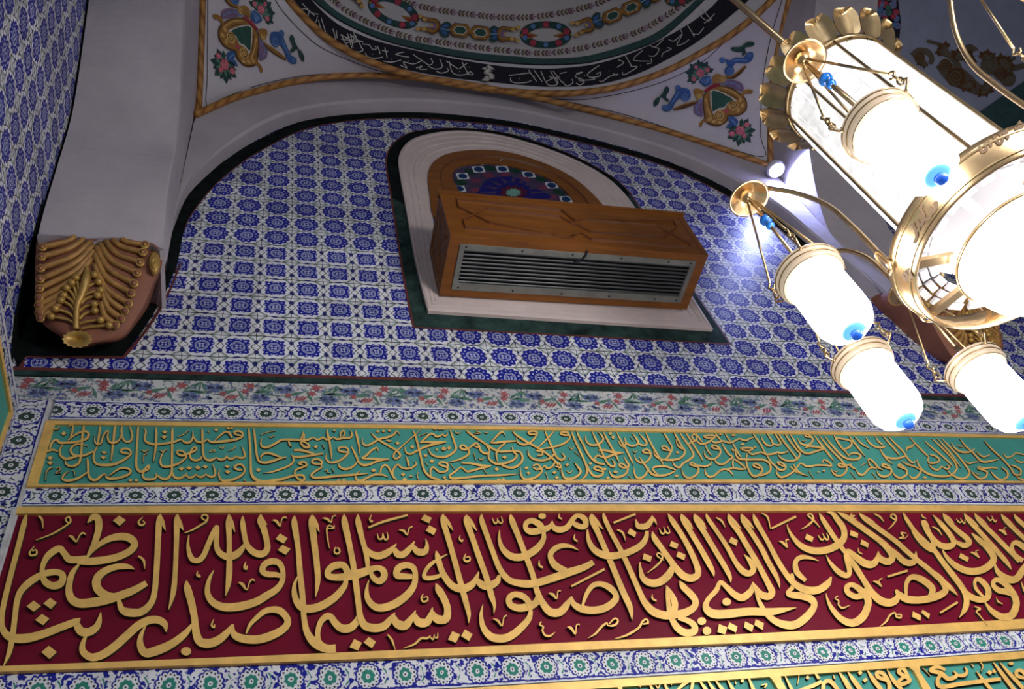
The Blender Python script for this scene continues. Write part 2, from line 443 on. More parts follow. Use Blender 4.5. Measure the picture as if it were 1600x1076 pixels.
# ------------------------------------------------------------------ the setting: walls and tile bands
def E(p): return (p[0], p[1], p[2]+EYE)
def wall_sheet(name, x0, x1, z0, z1, Y, uvf, mat, parent=None, nx=2, nz=2):
    mb = MB(); rows = []; uvs = []
    for i in range(nz):
        z = z0+(z1-z0)*i/(nz-1); rows.append([(x0+(x1-x0)*j/(nx-1), Y, EYE+z) for j in range(nx)])
        uvs.append([uvf(x0+(x1-x0)*j/(nx-1), z) for j in range(nx)])
    mb.grid(rows, mat, lambda i, j: uvs[i][j])
    return mb.build(name, None, parent)
XL = -0.885
mb = MB(); mb.box((XL-0.3, YW+0.004, -0.2), (7.2, YW+0.3, 8.6))
wall_back = tag(mb.build('wall_back', M['grout']), kind='structure')
ZT0, ZT1 = 2.775, 6.4
wall_sheet('tile_field', XL, 7.2, ZT0, ZT1, YW, lambda x, z: (3.6604+6.9942*x-0.0417*z, -19.6549+0.0209*x+6.9185*z), M['tile'], wall_back)
mb = MB(); mb.box((XL-0.3, -3.0, -0.2), (XL-0.004, YW, 8.6))
wall_left = tag(mb.build('wall_left', M['grout']), kind='structure')
mb = MB(); ys = (2.4, -1.0)
mb.grid([[(XL, y, EYE+z) for y in ys] for z in (2.56, 6.6)], M['tile'], lambda i, j: (7.0*ys[j]+0.3, (2.56, 6.6)[i]*6.9+0.2))
mb.build('tile_field', None, wall_left)
mb = MB(); mb.box((XL-0.4, -3.0, -0.3), (7.3, YW+0.3, -0.004))
tag(mb.build('floor', plain('red_carpet', (0.10, 0.02, 0.02), 0.95)), kind='structure')

class Edge:
    """a course line of the old wall: nearly level, with the slight sag it really has"""
    def __init__(s, a, b, c): s.a, s.b, s.c = a, b, c
    def __call__(s, x, d=0.0):
        x = min(max(x, -0.9), 4.6); return EYE+s.a+s.b*x+s.c*x*x+d
# heights of the bands (above the eye), from the traced edges
E_red0, E_red1 = Edge(1.5189, -0.024, 0.0037), Edge(2.1204, -0.0057, -0.0025)      # outer edges of the crimson board
E_red0i, E_red1i = Edge(1.541, -0.0166, 0.0032), Edge(2.0909, -0.0089, -0.0017)
E_gr0, E_gr1 = Edge(2.2161, 0.0069, -0.0023), Edge(2.5284, 0.0047, -0.0016)          # the narrow green board
E_gr0i, E_gr1i = Edge(2.2300, 0.0101, -0.0035), Edge(2.5100, 0.0047, -0.0016)
E_fl0, E_fl1 = Edge(2.6274, -0.0002, -0.0014), Edge(2.7555, 0.0034, -0.0005)         # flower strip
E_tile, E_low = Edge(2.796, 0.0043, -0.0012), Edge(1.4002, -0.0159, 0.0040)
XE = 7.1
X_IN = -0.695                                   # right edge of the upright corner border
NX = 36
def strip_pts(x0, x1): return [x0+(x1-x0)*(i/NX)**1.25 for i in range(NX+1)]
def band(name, x0, x1, lo, hi, per, mat, off=0.006, ph=0.0):
    mb = MB(); y = YW-off; xs = strip_pts(x0, x1)
    mb.grid([[(x, y, lo(x)) for x in xs], [(x, y, hi(x)) for x in xs]], mat, lambda i, j: (xs[j]/per+ph, i))
    for e in (lo, hi): mb.grid([[(x, y, e(x)) for x in xs], [(x, YW+0.004, e(x)) for x in xs]], M['grout'])
    return tag(mb.build(name), kind='structure')
def rail(mb, x0, x1, lo, hi, y0, y1, m):
    """a bar along the wall between two course lines"""
    xs = strip_pts(x0, x1)
    sec = [[(x, y0, lo(x)), (x, y1, lo(x)), (x, y1, hi(x)), (x, y0, hi(x))] for x in xs]
    idx = mb.grid(sec, m, close=True); mb.face(idx[0][::-1], m); mb.face(idx[-1], m)
X_C = -0.806                                    # face of the side wall's revetment
band('trim_1', X_IN, XE, lambda x: E_gr1(x, .004), E_fl0, 0.1215, M['band_dark'], ph=0.15)
band('trim_2', -0.72, XE, lambda x: E_red1(x, .002), lambda x: E_gr0(x, -.002), 0.1215, M['band_dark'], ph=0.55)
band('trim_3', XL, XE, lambda x: E_low(x, .002), E_red0, 0.1105, M['band_green'], ph=0.3)
mb = MB(); zz = (1.2, 2.624)
mb.grid([[(X_C-0.02, YW-0.006, EYE+z), (X_IN-0.014, YW-0.006, EYE+z)] for z in zz], M['band_dark'], lambda i, j: (zz[i]/.118, j))
tag(mb.build('trim_4'), kind='structure')
band('trim_5', XL, XE, E_fl0, E_fl1, 1.0, M['tile_white'], off=0.005)
mb = MB(); rail(mb, XL, XE, E_fl1, lambda x: E_tile(x, -.012), YW, YW-0.012, M['marble']); rail(mb, XL, XE, lambda x: E_tile(x, -.012), lambda x: E_tile(x, .006), YW, YW-0.013, M['redline'])
tag(mb.build('trim_6'), kind='structure')

# painted flowers on the strip
def paint_flowers():
    H = 0.128; per = 0.26; mb = MB(); Y0 = YW-0.0065
    def P(u, v, l): return (u, Y0-l*0.0003, E_fl0(u, v*H))
    def blade(u0, v0, u1, v1, w, m, l):
        dx, dz = u1-u0, (v1-v0)*H; L = math.hypot(dx, dz); nx, nz = -dz/L*w, dx/L*w/H
        um, vm = (u0*.45+u1*.55), (v0*.45+v1*.55)
        mb.quad(P(u0, v0, l), P(um+nx, vm+nz, l), P(u1, v1, l), P(um-nx, vm-nz, l), m)
    def star(u, v, r, n, m, l, inner=0.45, a0=0.0):
        mb.poly([P(u+(r if k % 2 == 0 else r*inner)*math.cos(a0+math.pi*k/n), v+(r if k % 2 == 0 else r*inner)*math.sin(a0+math.pi*k/n)/H, l) for k in range(2*n)], m)
    x = XL+0.05; k = 0
    rr = random.Random(3)
    while x < 4.6:
        j = lambda s: rr.uniform(-s, s)
        star(x+0.035+j(.01), .80+j(.05), .026, 6, M['tulip'], 1, a0=j(1)); star(x+0.02+j(.01), .55+j(.05), .022, 6, M['tulip'], 1, a0=j(1))
        for q in range(5): blade(x+.11, .95, x+.06+.025*q+j(.01), .55+j(.1), .005, M['stem'], 0)
        for q in range(4): blade(x+.05, .5, x+.075+.03*q, .72-.1*q+j(.1), .006, M['stem'], 0)
        for q in range(11):      # blue carnation built from petals
            a = 2*math.pi*q/11; blade(x+.075, .28, x+.075+.042*math.cos(a), .28+.24*math.sin(a), .008, M['carnation'] if q % 2 else M['iris'], 2)
        for q in range(10):
            a = 2*math.pi*q/10; blade(x+.165, .68, x+.165+.045*math.cos(a), .68+.22*math.sin(a), .009, M['iris'] if q % 3 else M['carnation'], 2)
        for q in range(3): blade(x+.2+.012*q, .12, x+.225+.016*q, .42, .006, M['tulip'], 2)
        blade(x+.16, .35, x+.25, .62, .010, M['stem'], 1); blade(x+.25, .62, x+.275, .10, .006, M['stem'], 1)
        for q in range(4): star(x+.15+j(.02), .18+j(.1), .010, 5, M['iris'], 2); star(x+.12+j(.1), .45+j(.3), .008, 5, M['mauve'], 2)
        star(x+.185+j(.01), .42, .018, 6, M['tulip'], 3)
        x += per; k += 1
    tag(mb.build('painted_flowers', None, strip), kind=None)
strip = [o for o in COL.objects if o.name == 'trim_5'][0]
paint_flowers()

# lower revetment of the left wall, a little proud of its tiles
mb = MB(); zt = EYE+2.59; ys2 = (YW-0.002, -1.0)
mb.grid([[(X_C, y, z) for y in ys2] for z in (zt-.118, zt-.012)], M['band_dark'], lambda i, j: (ys2[j]/.12, i))
mb.grid([[(X_C, y, z) for y in ys2] for z in (zt-.012, zt)], M['grout'])
mb.grid([[(X_C, y, zt) for y in ys2], [(XL-0.004, y, zt) for y in ys2]], M['grout'])
mb.grid([[(X_C, y, EYE+z) for z in (1.0, 2.472)] for y in (YW-0.002, YW-0.085)], M['band_dark'], lambda i, j: ((1.0, 2.472)[j]/.12, i))
mb.grid([[(X_C-0.001, y, EYE+z) for z in (0.2, 2.475)] for y in ys2], M['grout'])
tag(mb.build('trim_7'), kind='structure')

# ------------------------------------------------------------------ the wall arch, its black painted line, the cross arches
ARCH_IN = [(259, 425), (258, 401), (264, 375), (272, 356), (283, 326), (298, 300), (334, 265), (362, 243), (400, 219), (432, 203), (467, 191), (500, 184.5), (534, 180), (600, 176), (667, 176),
           (734, 181), (800, 189), (884, 207), (969, 228), (1053, 255), (1129, 290), (1205, 335), (1265, 385), (1330, 440), (1385, 490)]
A_in = [onY(x, y) for x, y in catmull(ARCH_IN, 4)]
XA, XB = -0.40, 3.39
ROPE_B = [(305, 182), (340, 166), (370, 154), (400, 145), (450, 132), (500, 124), (560, 120.5), (600, 121), (650, 124), (700, 129.5), (760, 139.5), (800, 147.5), (850, 158), (900, 169.5), (950, 182), (1000, 195.5), (1060, 213), (1110, 229), (1160, 246), (1200, 260)]
rope_b = catmull(ROPE_B, 3)
A_out = [Vector((XA, YF, EYE+3.1)), Vector((XA, YF, EYE+4.0))] + [onY(x, y, YF) for x, y in rope_b] + [Vector((XB, YF, EYE+4.3)), Vector((XB, YF, EYE+3.4))]
N = 90
ri, ro = resample(A_in, N), resample(A_out, N)
ceiling = empty('ceiling', (1.4, 0, EYE+4.5), kind='structure')
mb = MB()
frontin = [Vector((max(p.x, XA+0.002), YF, p.z)) for p in ri]
bev = [p.lerp(q, 0.07)+Vector((0, -0.0, 0)) for p, q in zip(frontin, ro)]
mb.grid([ri, [p+Vector((0, 0.014, 0)) for p in frontin], [Vector((p.x, YF+0.002, p.z)) for p in bev], ro], M['plaster'])
tag(mb.build('trim_10'), kind='structure')
# black and dark red painted line under the arch, down to the corbels
BLK = [(259, 425, 30), (262, 400, 28), (272, 360, 27), (290, 325, 25), (325, 285, 20), (362, 255, 16), (400, 230, 15), (467, 198, 12), (534, 185, 9), (600, 180, 8), (667, 180.5, 8), (734, 186, 8), (800, 194, 7), (884, 212, 7), (969, 233.5, 7), (1053, 260, 7), (1129, 296, 8), (1205, 341, 9), (1265, 392, 10)]
def line_on_wall(pts, Y, mb, m, red=None):
    c = catmull(pts, 4); n = len(c); L = []; R = []; R2 = []
    for i, (x, y, w) in enumerate(c):
        a, b = c[max(i-1, 0)], c[min(i+1, n-1)]; dx, dy = b[0]-a[0], b[1]-a[1]; l = math.hypot(dx, dy); nx, ny = -dy/l, dx/l
        L.append(onY(x-nx*w*.6, y-ny*w*.6, Y)); R.append(onY(x+nx*w*.5, y+ny*w*.5, Y)); R2.append(onY(x+nx*(w*.5+1.6), y+ny*(w*.5+1.6), Y))
    mb.grid([L, R], m)
    if red: mb.grid([R, R2], red)
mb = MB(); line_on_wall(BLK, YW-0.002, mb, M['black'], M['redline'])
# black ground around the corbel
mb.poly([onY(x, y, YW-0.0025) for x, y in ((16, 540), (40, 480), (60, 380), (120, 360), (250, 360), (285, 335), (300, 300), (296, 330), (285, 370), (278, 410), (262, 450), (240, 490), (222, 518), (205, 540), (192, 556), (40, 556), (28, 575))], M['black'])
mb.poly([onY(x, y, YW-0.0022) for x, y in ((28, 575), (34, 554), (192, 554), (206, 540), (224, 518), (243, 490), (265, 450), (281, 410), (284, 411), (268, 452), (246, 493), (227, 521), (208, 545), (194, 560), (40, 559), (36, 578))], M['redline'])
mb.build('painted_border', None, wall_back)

# left cross arch: soffit from the corner corbel up and towards the viewer
SR = [(250, 386), (255, 340), (259, 300), (265, 262), (272, 230), (279, 167), (283, 100), (286, 0), (287, -70)]
SL = [(60, 365), (66, 340), (72, 318), (90, 258), (110, 190), (121, 130), (131, 60), (139, 0), (146, -60)]
sr = resample([onX(x, y, -0.425) for x, y in catmull(SR, 4)], 40); sl = resample([onX(x, y, XL+0.012) for x, y in catmull(SL, 4)], 40)
SIDE = [(305, 182), (306.5, 150), (308, 120), (310, 60), (312, 0), (313, -60)]
side3 = [onX(x, y, XA+0.005) for x, y in catmull(SIDE, 3)]
sd = resample([Vector((XA, YF, EYE+3.35)), Vector((XA, YF, EYE+4.2))]+side3, 40)
mb = MB(); mb.grid([sl, [a.lerp(b, .5) for a, b in zip(sl, sr)], sr, [a.lerp(b, .06)+Vector((.006, 0, 0)) for a, b in zip(sr, sd)], sd], M['plaster'])
tag(mb.build('trim_11'), kind='structure')
mb = MB(); wl = []
for a, b in ((sl, 0.05),):
    mb.grid([[Vector((XL+0.003, p.y+0.005, p.z)) for p in sl], [Vector((XL+0.003, p.y+0.095, p.z+0.045)) for p in sl]], M['black'])
mb.poly([(XL+0.0025, 2.4, EYE+3.4), (XL+0.0025, 2.1, EYE+3.55), (XL+0.0025, 2.18, EYE+3.2), (XL+0.0025, 2.27, EYE+2.95), (XL+0.0025, 2.4, EYE+2.80)], M['black'])
mb.build('painted_border', None, wall_left)
# right cross arch
TR = [(1277, -60), (1275, 0), (1266, 100), (1262, 180), (1265, 240), (1276, 300), (1291, 351), (1310, 384), (1334, 411), (1385, 455), (1410, 480)]
tr = resample([onX(x, y, XB) for x, y in catmull(TR, 4)], 40)
SIDER = [(1203, 262), (1203, 180), (1205, 140), (1210, 100), (1225, 30), (1236, -20), (1246, -60)]
sider = [onX(x, y, XB) for x, y in catmull(SIDER, 3)]
sdr = resample([Vector((XB, YF, EYE+3.4)), Vector((XB, YF, EYE+4.4))]+sider, 40)[::-1]
tf = [Vector((3.86, p.y, p.z)) for p in tr]
mb = MB(); mb.grid([sdr, tr, tf, [Vector((3.86, p.y-0.02, p.z+0.5)) for p in tr]], M['plaster'])
tag(mb.build('trim_12'), kind='structure')
# the bay beyond, on the right
def plane3(pts3):
    A = [[x, y, 1] for x, y, _ in pts3]; s = solve(A, [1.0/p for *_, p in pts3]); return lambda x, y, k=1.0: O+ray(x, y)*(k/(s[0]*x+s[1]*y+s[2]))
def sc(p, x, y): return (p-O).length/ray(x, y).length
pl = plane3([(x, y, sc(onX(x, y, X), x, y)) for x, y, X in ((1362, -40, 3.9), (1395, 140, 4.0), (1640, -40, 5.4))])
mb = MB(); mb.poly([pl(x, y) for x, y in ((1355, -330), (2900, -330), (2900, 480), (1640, 405), (1440, 330), (1385, 240), (1355, 120))], M['next_bay'])
mb.poly([pl(x, y, .998) for x, y in ((1530, 175), (1610, 120), (1900, -75), (1980, 0), (1600, 260))], M['teal'])
mb.build('next_bay_vault', None, ceiling)

# ------------------------------------------------------------------ dome and pendentives
RING_ROPE = [(412, -60), (430, -32), (452, 1), (480, 32), (510, 59), (540, 78), (570, 93), (610, 108), (650, 119), (700, 129), (760, 139), (810, 144), (860, 146), (900, 145), (950, 139), (1000, 126), (1050, 107), (1100, 80), (1140, 56), (1180, 25), (1206, 0), (1240, -40), (1256, -65)]
ring_rope = catmull(RING_ROPE, 4)
RA = sorted((math.atan2(p.y-DOME_C.y, p.x-DOME_C.x), p.z-DOME_C.z) for p in [on_dome(x, y) for x, y in ring_rope])
def rim_z(a):
    """height of the dome's springing at a bearing: level, following the traced rope where it is seen"""
    for k in range(3):
        for (a0, z0), (a1, z1) in zip(RA, RA[1:]):
            if a0 <= a <= a1: return z0+(z1-z0)*(a-a0)/max(a1-a0, 1e-6)
    return RA[0][1] if abs(a-RA[0][0]) < abs(a-RA[-1][0]) else RA[-1][1]
mb = MB(); rows = []
for i in range(17):
    r_ = []
    for k in range(96):
        a = -math.pi/2+2*math.pi*k/96; a = a if a <= math.pi else a-2*math.pi
        z0 = rim_z(a); z = z0+(DOME_R-z0-0.002)*(i/16)**0.8; r = math.sqrt(max(DOME_R**2-z*z, 1e-4)); r_.append((DOME_C.x+r*math.cos(a), r*math.sin(a), DOME_C.z+z))
    rows.append(r_)
mb.grid(rows, M['dome_paint'], close=True)
dome = mb.build('dome', None, ceiling, smooth=True)
def surf_poly(samples):
    def basis(x, y):
        a, b = (x-800)/500, (y-100)/150
        return [1, a, b, a*a, a*b, b*b, b*b*b, a*b*b]
    s = solve([basis(x, y) for x, y, _ in samples], [1.0/q for *_, q in samples])
    return lambda x, y, lift=0.0: O+ray(x, y)*(1.0/sum(p*q for p, q in zip(s, basis(x, y))))*(1-lift/6.0)
sampL = [(x, y, sc(onY(x, y, YF), x, y)) for x, y in rope_b if x < 720] + [(x, y, sc(onX(x, y, XA), x, y)) for x, y in catmull(SIDE, 3)] + [(x, y, sc(on_dome(x, y), x, y)) for x, y in ring_rope if x < 720]
sampR = [(x, y, sc(onY(x, y, YF), x, y)) for x, y in rope_b if x > 830] + [(x, y, sc(onX(x, y, XB), x, y)) for x, y in catmull(SIDER, 3)] + [(x, y, sc(on_dome(x, y), x, y)) for x, y in ring_rope if x > 830]
pendL, pendR = surf_poly(sampL), surf_poly(sampR)
def pend_mesh(fn, lower, upper, n=24, mrows=14):
    lo, up = [(p.x, p.y) for p in resample([Vector((x, y, 0)) for x, y in lower], n)], [(p.x, p.y) for p in resample([Vector((x, y, 0)) for x, y in upper], n)]
    mb = MB(); mb.grid([[fn(a[0]+(b[0]-a[0])*i/(mrows-1), a[1]+(b[1]-a[1])*i/(mrows-1)) for a, b in zip(lo, up)] for i in range(mrows)], M['white_paint'])
    return mb.build('pendentive', None, ceiling, smooth=True)
sideL, sideR = catmull(SIDE, 3), catmull(SIDER, 3)
penL = pend_mesh(pendL, sideL[::-1]+[p for p in rope_b if p[0] < 740], [p for p in ring_rope if p[0] < 745])
penR = pend_mesh(pendR, [p for p in rope_b if p[0] > 790]+sideR, [p for p in ring_rope if p[0] > 785])

# painted work: polygons traced on the curved surfaces (thin paint layers)
class Paint:
    def __init__(s, fn, step=0.00003): s.fn = fn; s.mb = MB(); s.k = 0; s.step = step
    def lift(s): s.k += 1; return 0.004+s.k*s.step
    def poly(s, pts, m, smooth=0):
        pts = [tuple(p)[:2] for p in pts]
        if smooth: pts = catmull(list(pts)+[pts[0]], smooth)[:-1]
        l = s.lift(); st = [[pts[k] for k in t] for t in tessellate_polygon([[Vector((x, y, 0)) for x, y in pts]])]; cache = {}
        def vt(p):
            if p not in cache: cache[p] = s.mb.vert(s.fn(p[0], p[1], l))
            return cache[p]
        while st:
            t = st.pop(); e = [math.dist(t[k], t[(k+1) % 3]) for k in range(3)]; k = e.index(max(e)); a, b, c = t[k], t[(k+1) % 3], t[(k+2) % 3]
            if e[k] > s.maxlen:
                mpt = ((a[0]+b[0])/2, (a[1]+b[1])/2); st += [[a, mpt, c], [mpt, b, c]]
            else: s.mb.face((vt(a), vt(b), vt(c)), M[m])
    maxlen = 1e9
    def line(s, pts, w, m, sub=5):
        p = [(q[0], q[1], q[2] if len(q) > 2 else w) for q in pts]; c = catmull(p, sub); n = len(c); l = s.lift(); A = []; B = []
        for i, (x, y, ww) in enumerate(c):
            a, b = c[max(i-1, 0)], c[min(i+1, n-1)]; dx, dy = b[0]-a[0], b[1]-a[1]; q = math.hypot(dx, dy) or 1; nx, ny = -dy/q*ww/2, dx/q*ww/2
            A.append(s.fn(x+nx, y+ny, l)); B.append(s.fn(x-nx, y-ny, l))
        s.mb.grid([A, B], M[m])
    def disc(s, x, y, rx, ry, m, n=12, a=0.0):
        c, q = math.cos(a), math.sin(a)
        s.poly([(x+rx*math.cos(t)*c-ry*math.sin(t)*q, y+rx*math.cos(t)*q+ry*math.sin(t)*c) for t in [2*math.pi*k/n for k in range(n)]], m)
    def done(s, name, parent): return s.mb.build(name, None, parent)

def rope(pts, fn, rad, parent):
    mb = MB(); P = [fn(x, y) for x, y in pts]; mb.tube(P, rad, M['rope'], seg=8, uv=True)
    return mb.build('rope_moulding', None, parent, smooth=True)
rope([p for p in ring_rope], lambda x, y: on_dome(x, y, 0.004), 0.024, dome)
def nearest(fn): return lambda x, y: min((onY(x, y, YF-0.014), fn(x, y, 0.014), on_dome(x, y, 0.014) if 640 < x < 900 else onY(x, y, YF-0.014)), key=lambda p: (p-O).length)
rope([(x, y-2.5) for x, y in rope_b if x < 790], nearest(pendL), 0.021, penL)
rope([(x+4.5, y) for x, y in sideL], lambda x, y: pendL(x, y, 0.01), 0.020, penL)
rope([(x, y-2.5) for x, y in rope_b if x > 780], nearest(pendR), 0.021, penR)
rope([(x+1.0, y) for x, y in sideR], lambda x, y: pendR(x, y, 0.01), 0.021, penR)

# bands of the dome ring
def dome_band(a, b, m, nm, lift=0.006):
    A = resample([Vector((x, y, 0)) for x, y in catmull(a, 5)], 90); B = resample([Vector((x, y, 0)) for x, y in catmull(b, 5)], 90)
    mb = MB(); mb.grid([[on_dome(p.x+(q.x-p.x)*k/6, p.y+(q.y-p.y)*k/6, lift) for p, q in zip(A, B)] for k in range(7)], M[m]); return mb.build(nm, None, dome)
BO = [(418, -62), (438, -30), (462, 3), (500, 45), (530, 70), (560, 85), (592.5, 98), (655, 113), (717.5, 123), (781, 129.5), (830, 134), (866, 135.5), (930, 132.5), (994, 116), (1057, 85), (1100, 58), (1140, 26), (1170, 0), (1205, -40)]
BI = [(455, -66), (466, -40), (478, -12), (500, 14), (530, 39), (560, 53), (592.5, 65), (655, 80), (717.5, 93), (781, 103), (830, 106.5), (866, 107), (930, 100), (994, 80), (1057, 49), (1100, 21), (1122, 0), (1140, -22), (1162, -50)]
dome_band(RING_ROPE, BO, 'white_paint', 'white_fillet', 0.003)
dome_band(BO, BI, 'ink', 'inscription_band')
GI = [(480, -30), (500, -6), (530, 20), (577, 44), (624, 59), (686, 73), (749, 83), (800, 87.5), (845, 91), (890, 90), (930, 84.5), (994, 65), (1036, 44), (1087, 0), (1105, -20)]
GO = [(470, -20), (495, 3), (530, 30), (577, 53), (624, 68.5), (686, 82.5), (749, 93), (800, 97.5), (845, 100), (890, 99), (930, 94.5), (994, 76), (1040, 54), (1097, 3), (1115, -18)]
dome_band(BI, GO, 'white_paint', 'white_fillet', 0.003)
dome_band(GO, GI, 'teal', 'teal_line')
dome_band([(x+dx, y+dy) for (x, y), dx, dy in zip(GO, [-1]*15, [2.2]*15)], GO, 'ink', 'teal_line', 0.005)

# ------------------------------------------------------------------ window with stained-glass fanlight
K6 = lambda x, y: (580+x/2.807, 180+y/2.807)
YWIN = YW-0.010
window = empty('window_1', onY(870, 480, YW), kind='structure')
# outer edges of the painted border, inner edge = outer edge of the moulding (traced on the wall)
W_OUT = [(648, 511), (637, 460), (625, 390), (613, 310), (605, 262), (607, 240), (617, 224), (640, 209), (675, 203), (715, 201), (760, 204), (800, 211), (850, 226), (900, 246), (945, 270), (975, 293), (1002, 330), (1045, 400), (1090, 465), (1139, 537)]
W_IN = [(668, 491), (657, 450), (646, 400), (632, 320), (624, 275), (622, 252), (630, 234), (648, 220), (685, 211), (720, 208.5), (760, 212), (800, 220), (850, 235), (898, 254), (940, 277), (968, 300), (995, 335), (1030, 392), (1075, 460), (1112, 519)]
def ring_wall(a, b, Y, mb, m, n=110, sub=3):
    A = resample([onY(x, y, Y) for x, y in smooth_arch(a, sub)], n); B = resample([onY(x, y, Y) for x, y in smooth_arch(b, sub)], n)
    mb.grid([A+[A[0]], B+[B[0]]], m)
    return A, B
def smooth_arch(p, sub):
    return catmull(p, sub)
mb = MB()
def inset(pts, d):
    """shift an outline on the wall outwards by d metres"""
    P = [onY(x, y, YW) for x, y in catmull(pts, 3)]; c = sum(P, Vector())/len(P); n = len(P); out = []
    for i, p in enumerate(P):
        a, b = P[i-1], P[(i+1) % n]
        ta = (p-a).normalized(); tb = (b-p).normalized(); t = (ta+tb)
        if t.length < 1e-6: t = ta
        t.normalize(); nn = Vector((t.z, 0, -t.x))
        if nn.dot(p-c) < 0: nn = -nn
        k = max(0.5, ta.dot(t))
        out.append(p+nn*d/k)
    return out
WI = inset(W_IN, 0); WO = [onY(x, y, YW) for x, y in catmull(W_OUT, 3)]
def sheet(A, B, ya, yb, m):
    A = [Vector((p.x, ya, p.z)) for p in A]; B = [Vector((p.x, yb, p.z)) for p in B]
    mb.grid([A+[A[0]], B+[B[0]]], m)
sheet(WI, WO, YW-0.004, YW-0.003, M['marble'])
WO2 = inset(W_OUT, 0.010)
sheet(WO, WO2, YW-0.0035, YW-0.0032, M['redline'])
mb.build('painted_border', None, window)
# the black upper part of the border sits over the marbled one, round the arch
mb = MB(); k0, k1 = 9, 47
mb.grid([[Vector((p.x, YW-0.0045, p.z)) for p in WI[k0:k1]], [Vector((p.x, YW-0.0045, p.z)) for p in WO[k0:k1]]], M['black'])
mb.build('painted_border', None, window)
# stepped plaster moulding: rings stepping back towards the window
mb = MB()
cen = Vector((1.46, YW, EYE+3.95))
def shrink(f, bottom=None):
    """rings between the outer edge of the moulding and the wooden frame"""
    out = []
    for p, q in zip(WI_r, FR_r): out.append(p.lerp(q, f))
    return out
FR = [(690, 462), (684, 420), (679, 370), (674, 325), (668, 288), (671, 266), (684, 251), (708, 242), (745, 238), (782, 240), (815, 247), (850, 259), (880, 273), (905, 289), (925, 307), (945, 330), (975, 375), (1008, 425), (1035, 462), (1050, 480)]
WI_r = resample([onY(x, y, YW) for x, y in catmull(W_IN, 4)], 120); FR_r = resample([onY(x, y, YW) for x, y in catmull(FR, 4)], 120)
prof = [(0.0, YW-0.001), (0.0, YW-0.022), (0.09, YW-0.026), (0.12, YW-0.020), (0.28, YW-0.021), (0.30, YW-0.016), (0.33, YW-0.019), (0.50, YW-0.019), (0.52, YW-0.013), (0.55, YW-0.016), (0.72, YW-0.016), (0.75, YW-0.010), (1.0, YW-0.009)]
rows = []
for f, y in prof:
    r = [Vector((p.x, y, p.z)) for p in shrink(f)]; rows.append(r+[r[0]])
mb.grid(rows, M['cream'])
mb.build('stepped_moulding', None, window)
# wooden arched frame
GL = [(720, 305), (714, 296), (708, 285), (706, 277), (711, 267), (722, 261), (745, 258), (770, 257.5), (800, 262), (830, 270), (855, 280), (872, 291), (885, 303), (895, 316), (905, 335), (880, 350), (800, 340), (735, 330)]
FR2 = [(673, 330), (670, 300), (668, 285), (671, 266), (684, 251), (708, 242), (745, 238), (782, 240), (815, 247), (850, 259), (880, 273), (905, 289), (925, 307), (945, 330), (970, 372), (900, 380), (800, 370), (690, 350)]
a = resample([onY(x, y, YW) for x, y in catmull(FR2+[FR2[0]], 4)], 90); b = resample([onY(x, y, YW) for x, y in catmull(GL+[GL[0]], 4)], 90)
mb = MB()
mid = [p.lerp(q, .48) for p, q in zip(a, b)]; mid2 = [p.lerp(q, .54) for p, q in zip(a, b)]
mb.grid([[Vector((p.x, y, p.z)) for p in R] for R, y in ((a, YW-0.003), (a, YW-0.019), (mid, YW-0.021), (mid2, YW-0.012), (b, YW-0.012), (b, YW-0.003))], M['wood'])
fr = mb.build('wooden_frame', None, window)
mb = MB(); mb.grid([[Vector((p.x, YW-0.0215, p.z)) for p in mid], [Vector((p.x, YW-0.0125, p.z)) for p in mid2]], M['wood_dark']); mb.build('groove', None, fr)
mb = MB(); h = onY(783, 248, YW-0.03); mb.tube([h+Vector((0, .02, 0)), h, h+Vector((0, -.004, -.022)), h+Vector((0.006, -.01, -.03))], 0.005, M['brass_dark'], 6); mb.ball(h+Vector((0, .012, 0)), 0.013, M['brass_dark'], 8, 6)
mb.build('hook', None, window)
# stained glass
KF = lambda x, y: (660+x/6.154, 230+y/6.154)
mb = MB(); mb.poly([onY(x, y, YW-0.004) for x, y in catmull(GL+[GL[0]], 3)[:-1]], M['glass_plum'])
pane = mb.build('stained_glass', None, window)
GP = Paint(lambda x, y, l: onY(*KF(x, y), YW-0.004-(l-0.004)*0.8))
gc = (875, 435)
def gpoint(x, y, t): return (gc[0]+(x-gc[0])*t, gc[1]+(y-gc[1])*t)
WH = [(356, 398), (388, 277), (540, 212), (770, 208), (1022, 262), (1243, 365), (1382, 500)]
for i, (x, y) in enumerate(WH):
    if i < 6:
        nx, ny = WH[i+1]; mx, my = (x+nx)/2, (y+ny)/2-10*(1 if 0 < i < 5 else 0)
        GP.poly([gpoint(x*.8+nx*.2, y*.8+ny*.2, 1.02), gpoint(mx, my, 1.14), gpoint(x*.2+nx*.8, y*.2+ny*.8, 1.02), gpoint(mx, my, .86)], 'glass_green')
for i, (x, y) in enumerate(WH):
    GP.poly([gpoint(x, y, 1.0) for x, y in ((x-68, y-28), (x+45, y-30), (x+68, y+28), (x-45, y+32))], 'glass_white')
    GP.disc(x, y, 44, 25, 'glass_navy', 14, 0.15)
RS = [(505, 408), (515, 322), (635, 270), (795, 262), (985, 306), (1155, 385), (1245, 478)]
for x, y in RS: GP.poly([(x-55, y-18), (x+30, y-22), (x+58, y+16), (x-28, y+22)], 'glass_rose')
GP.poly([(545, 420), (600, 330), (700, 290), (830, 278), (900, 300), (960, 310), (1040, 380), (1150, 420), (1215, 495), (560, 470)], 'glass_blue', 3)
for q in range(9):
    a = math.pi+q*math.pi/8; GP.poly([(gc[0]+170*math.cos(a-.13), gc[1]+100*math.sin(a-.13)), (gc[0]+330*math.cos(a), gc[1]+165*math.sin(a)), (gc[0]+170*math.cos(a+.13), gc[1]+100*math.sin(a+.13))], 'glass_plum')
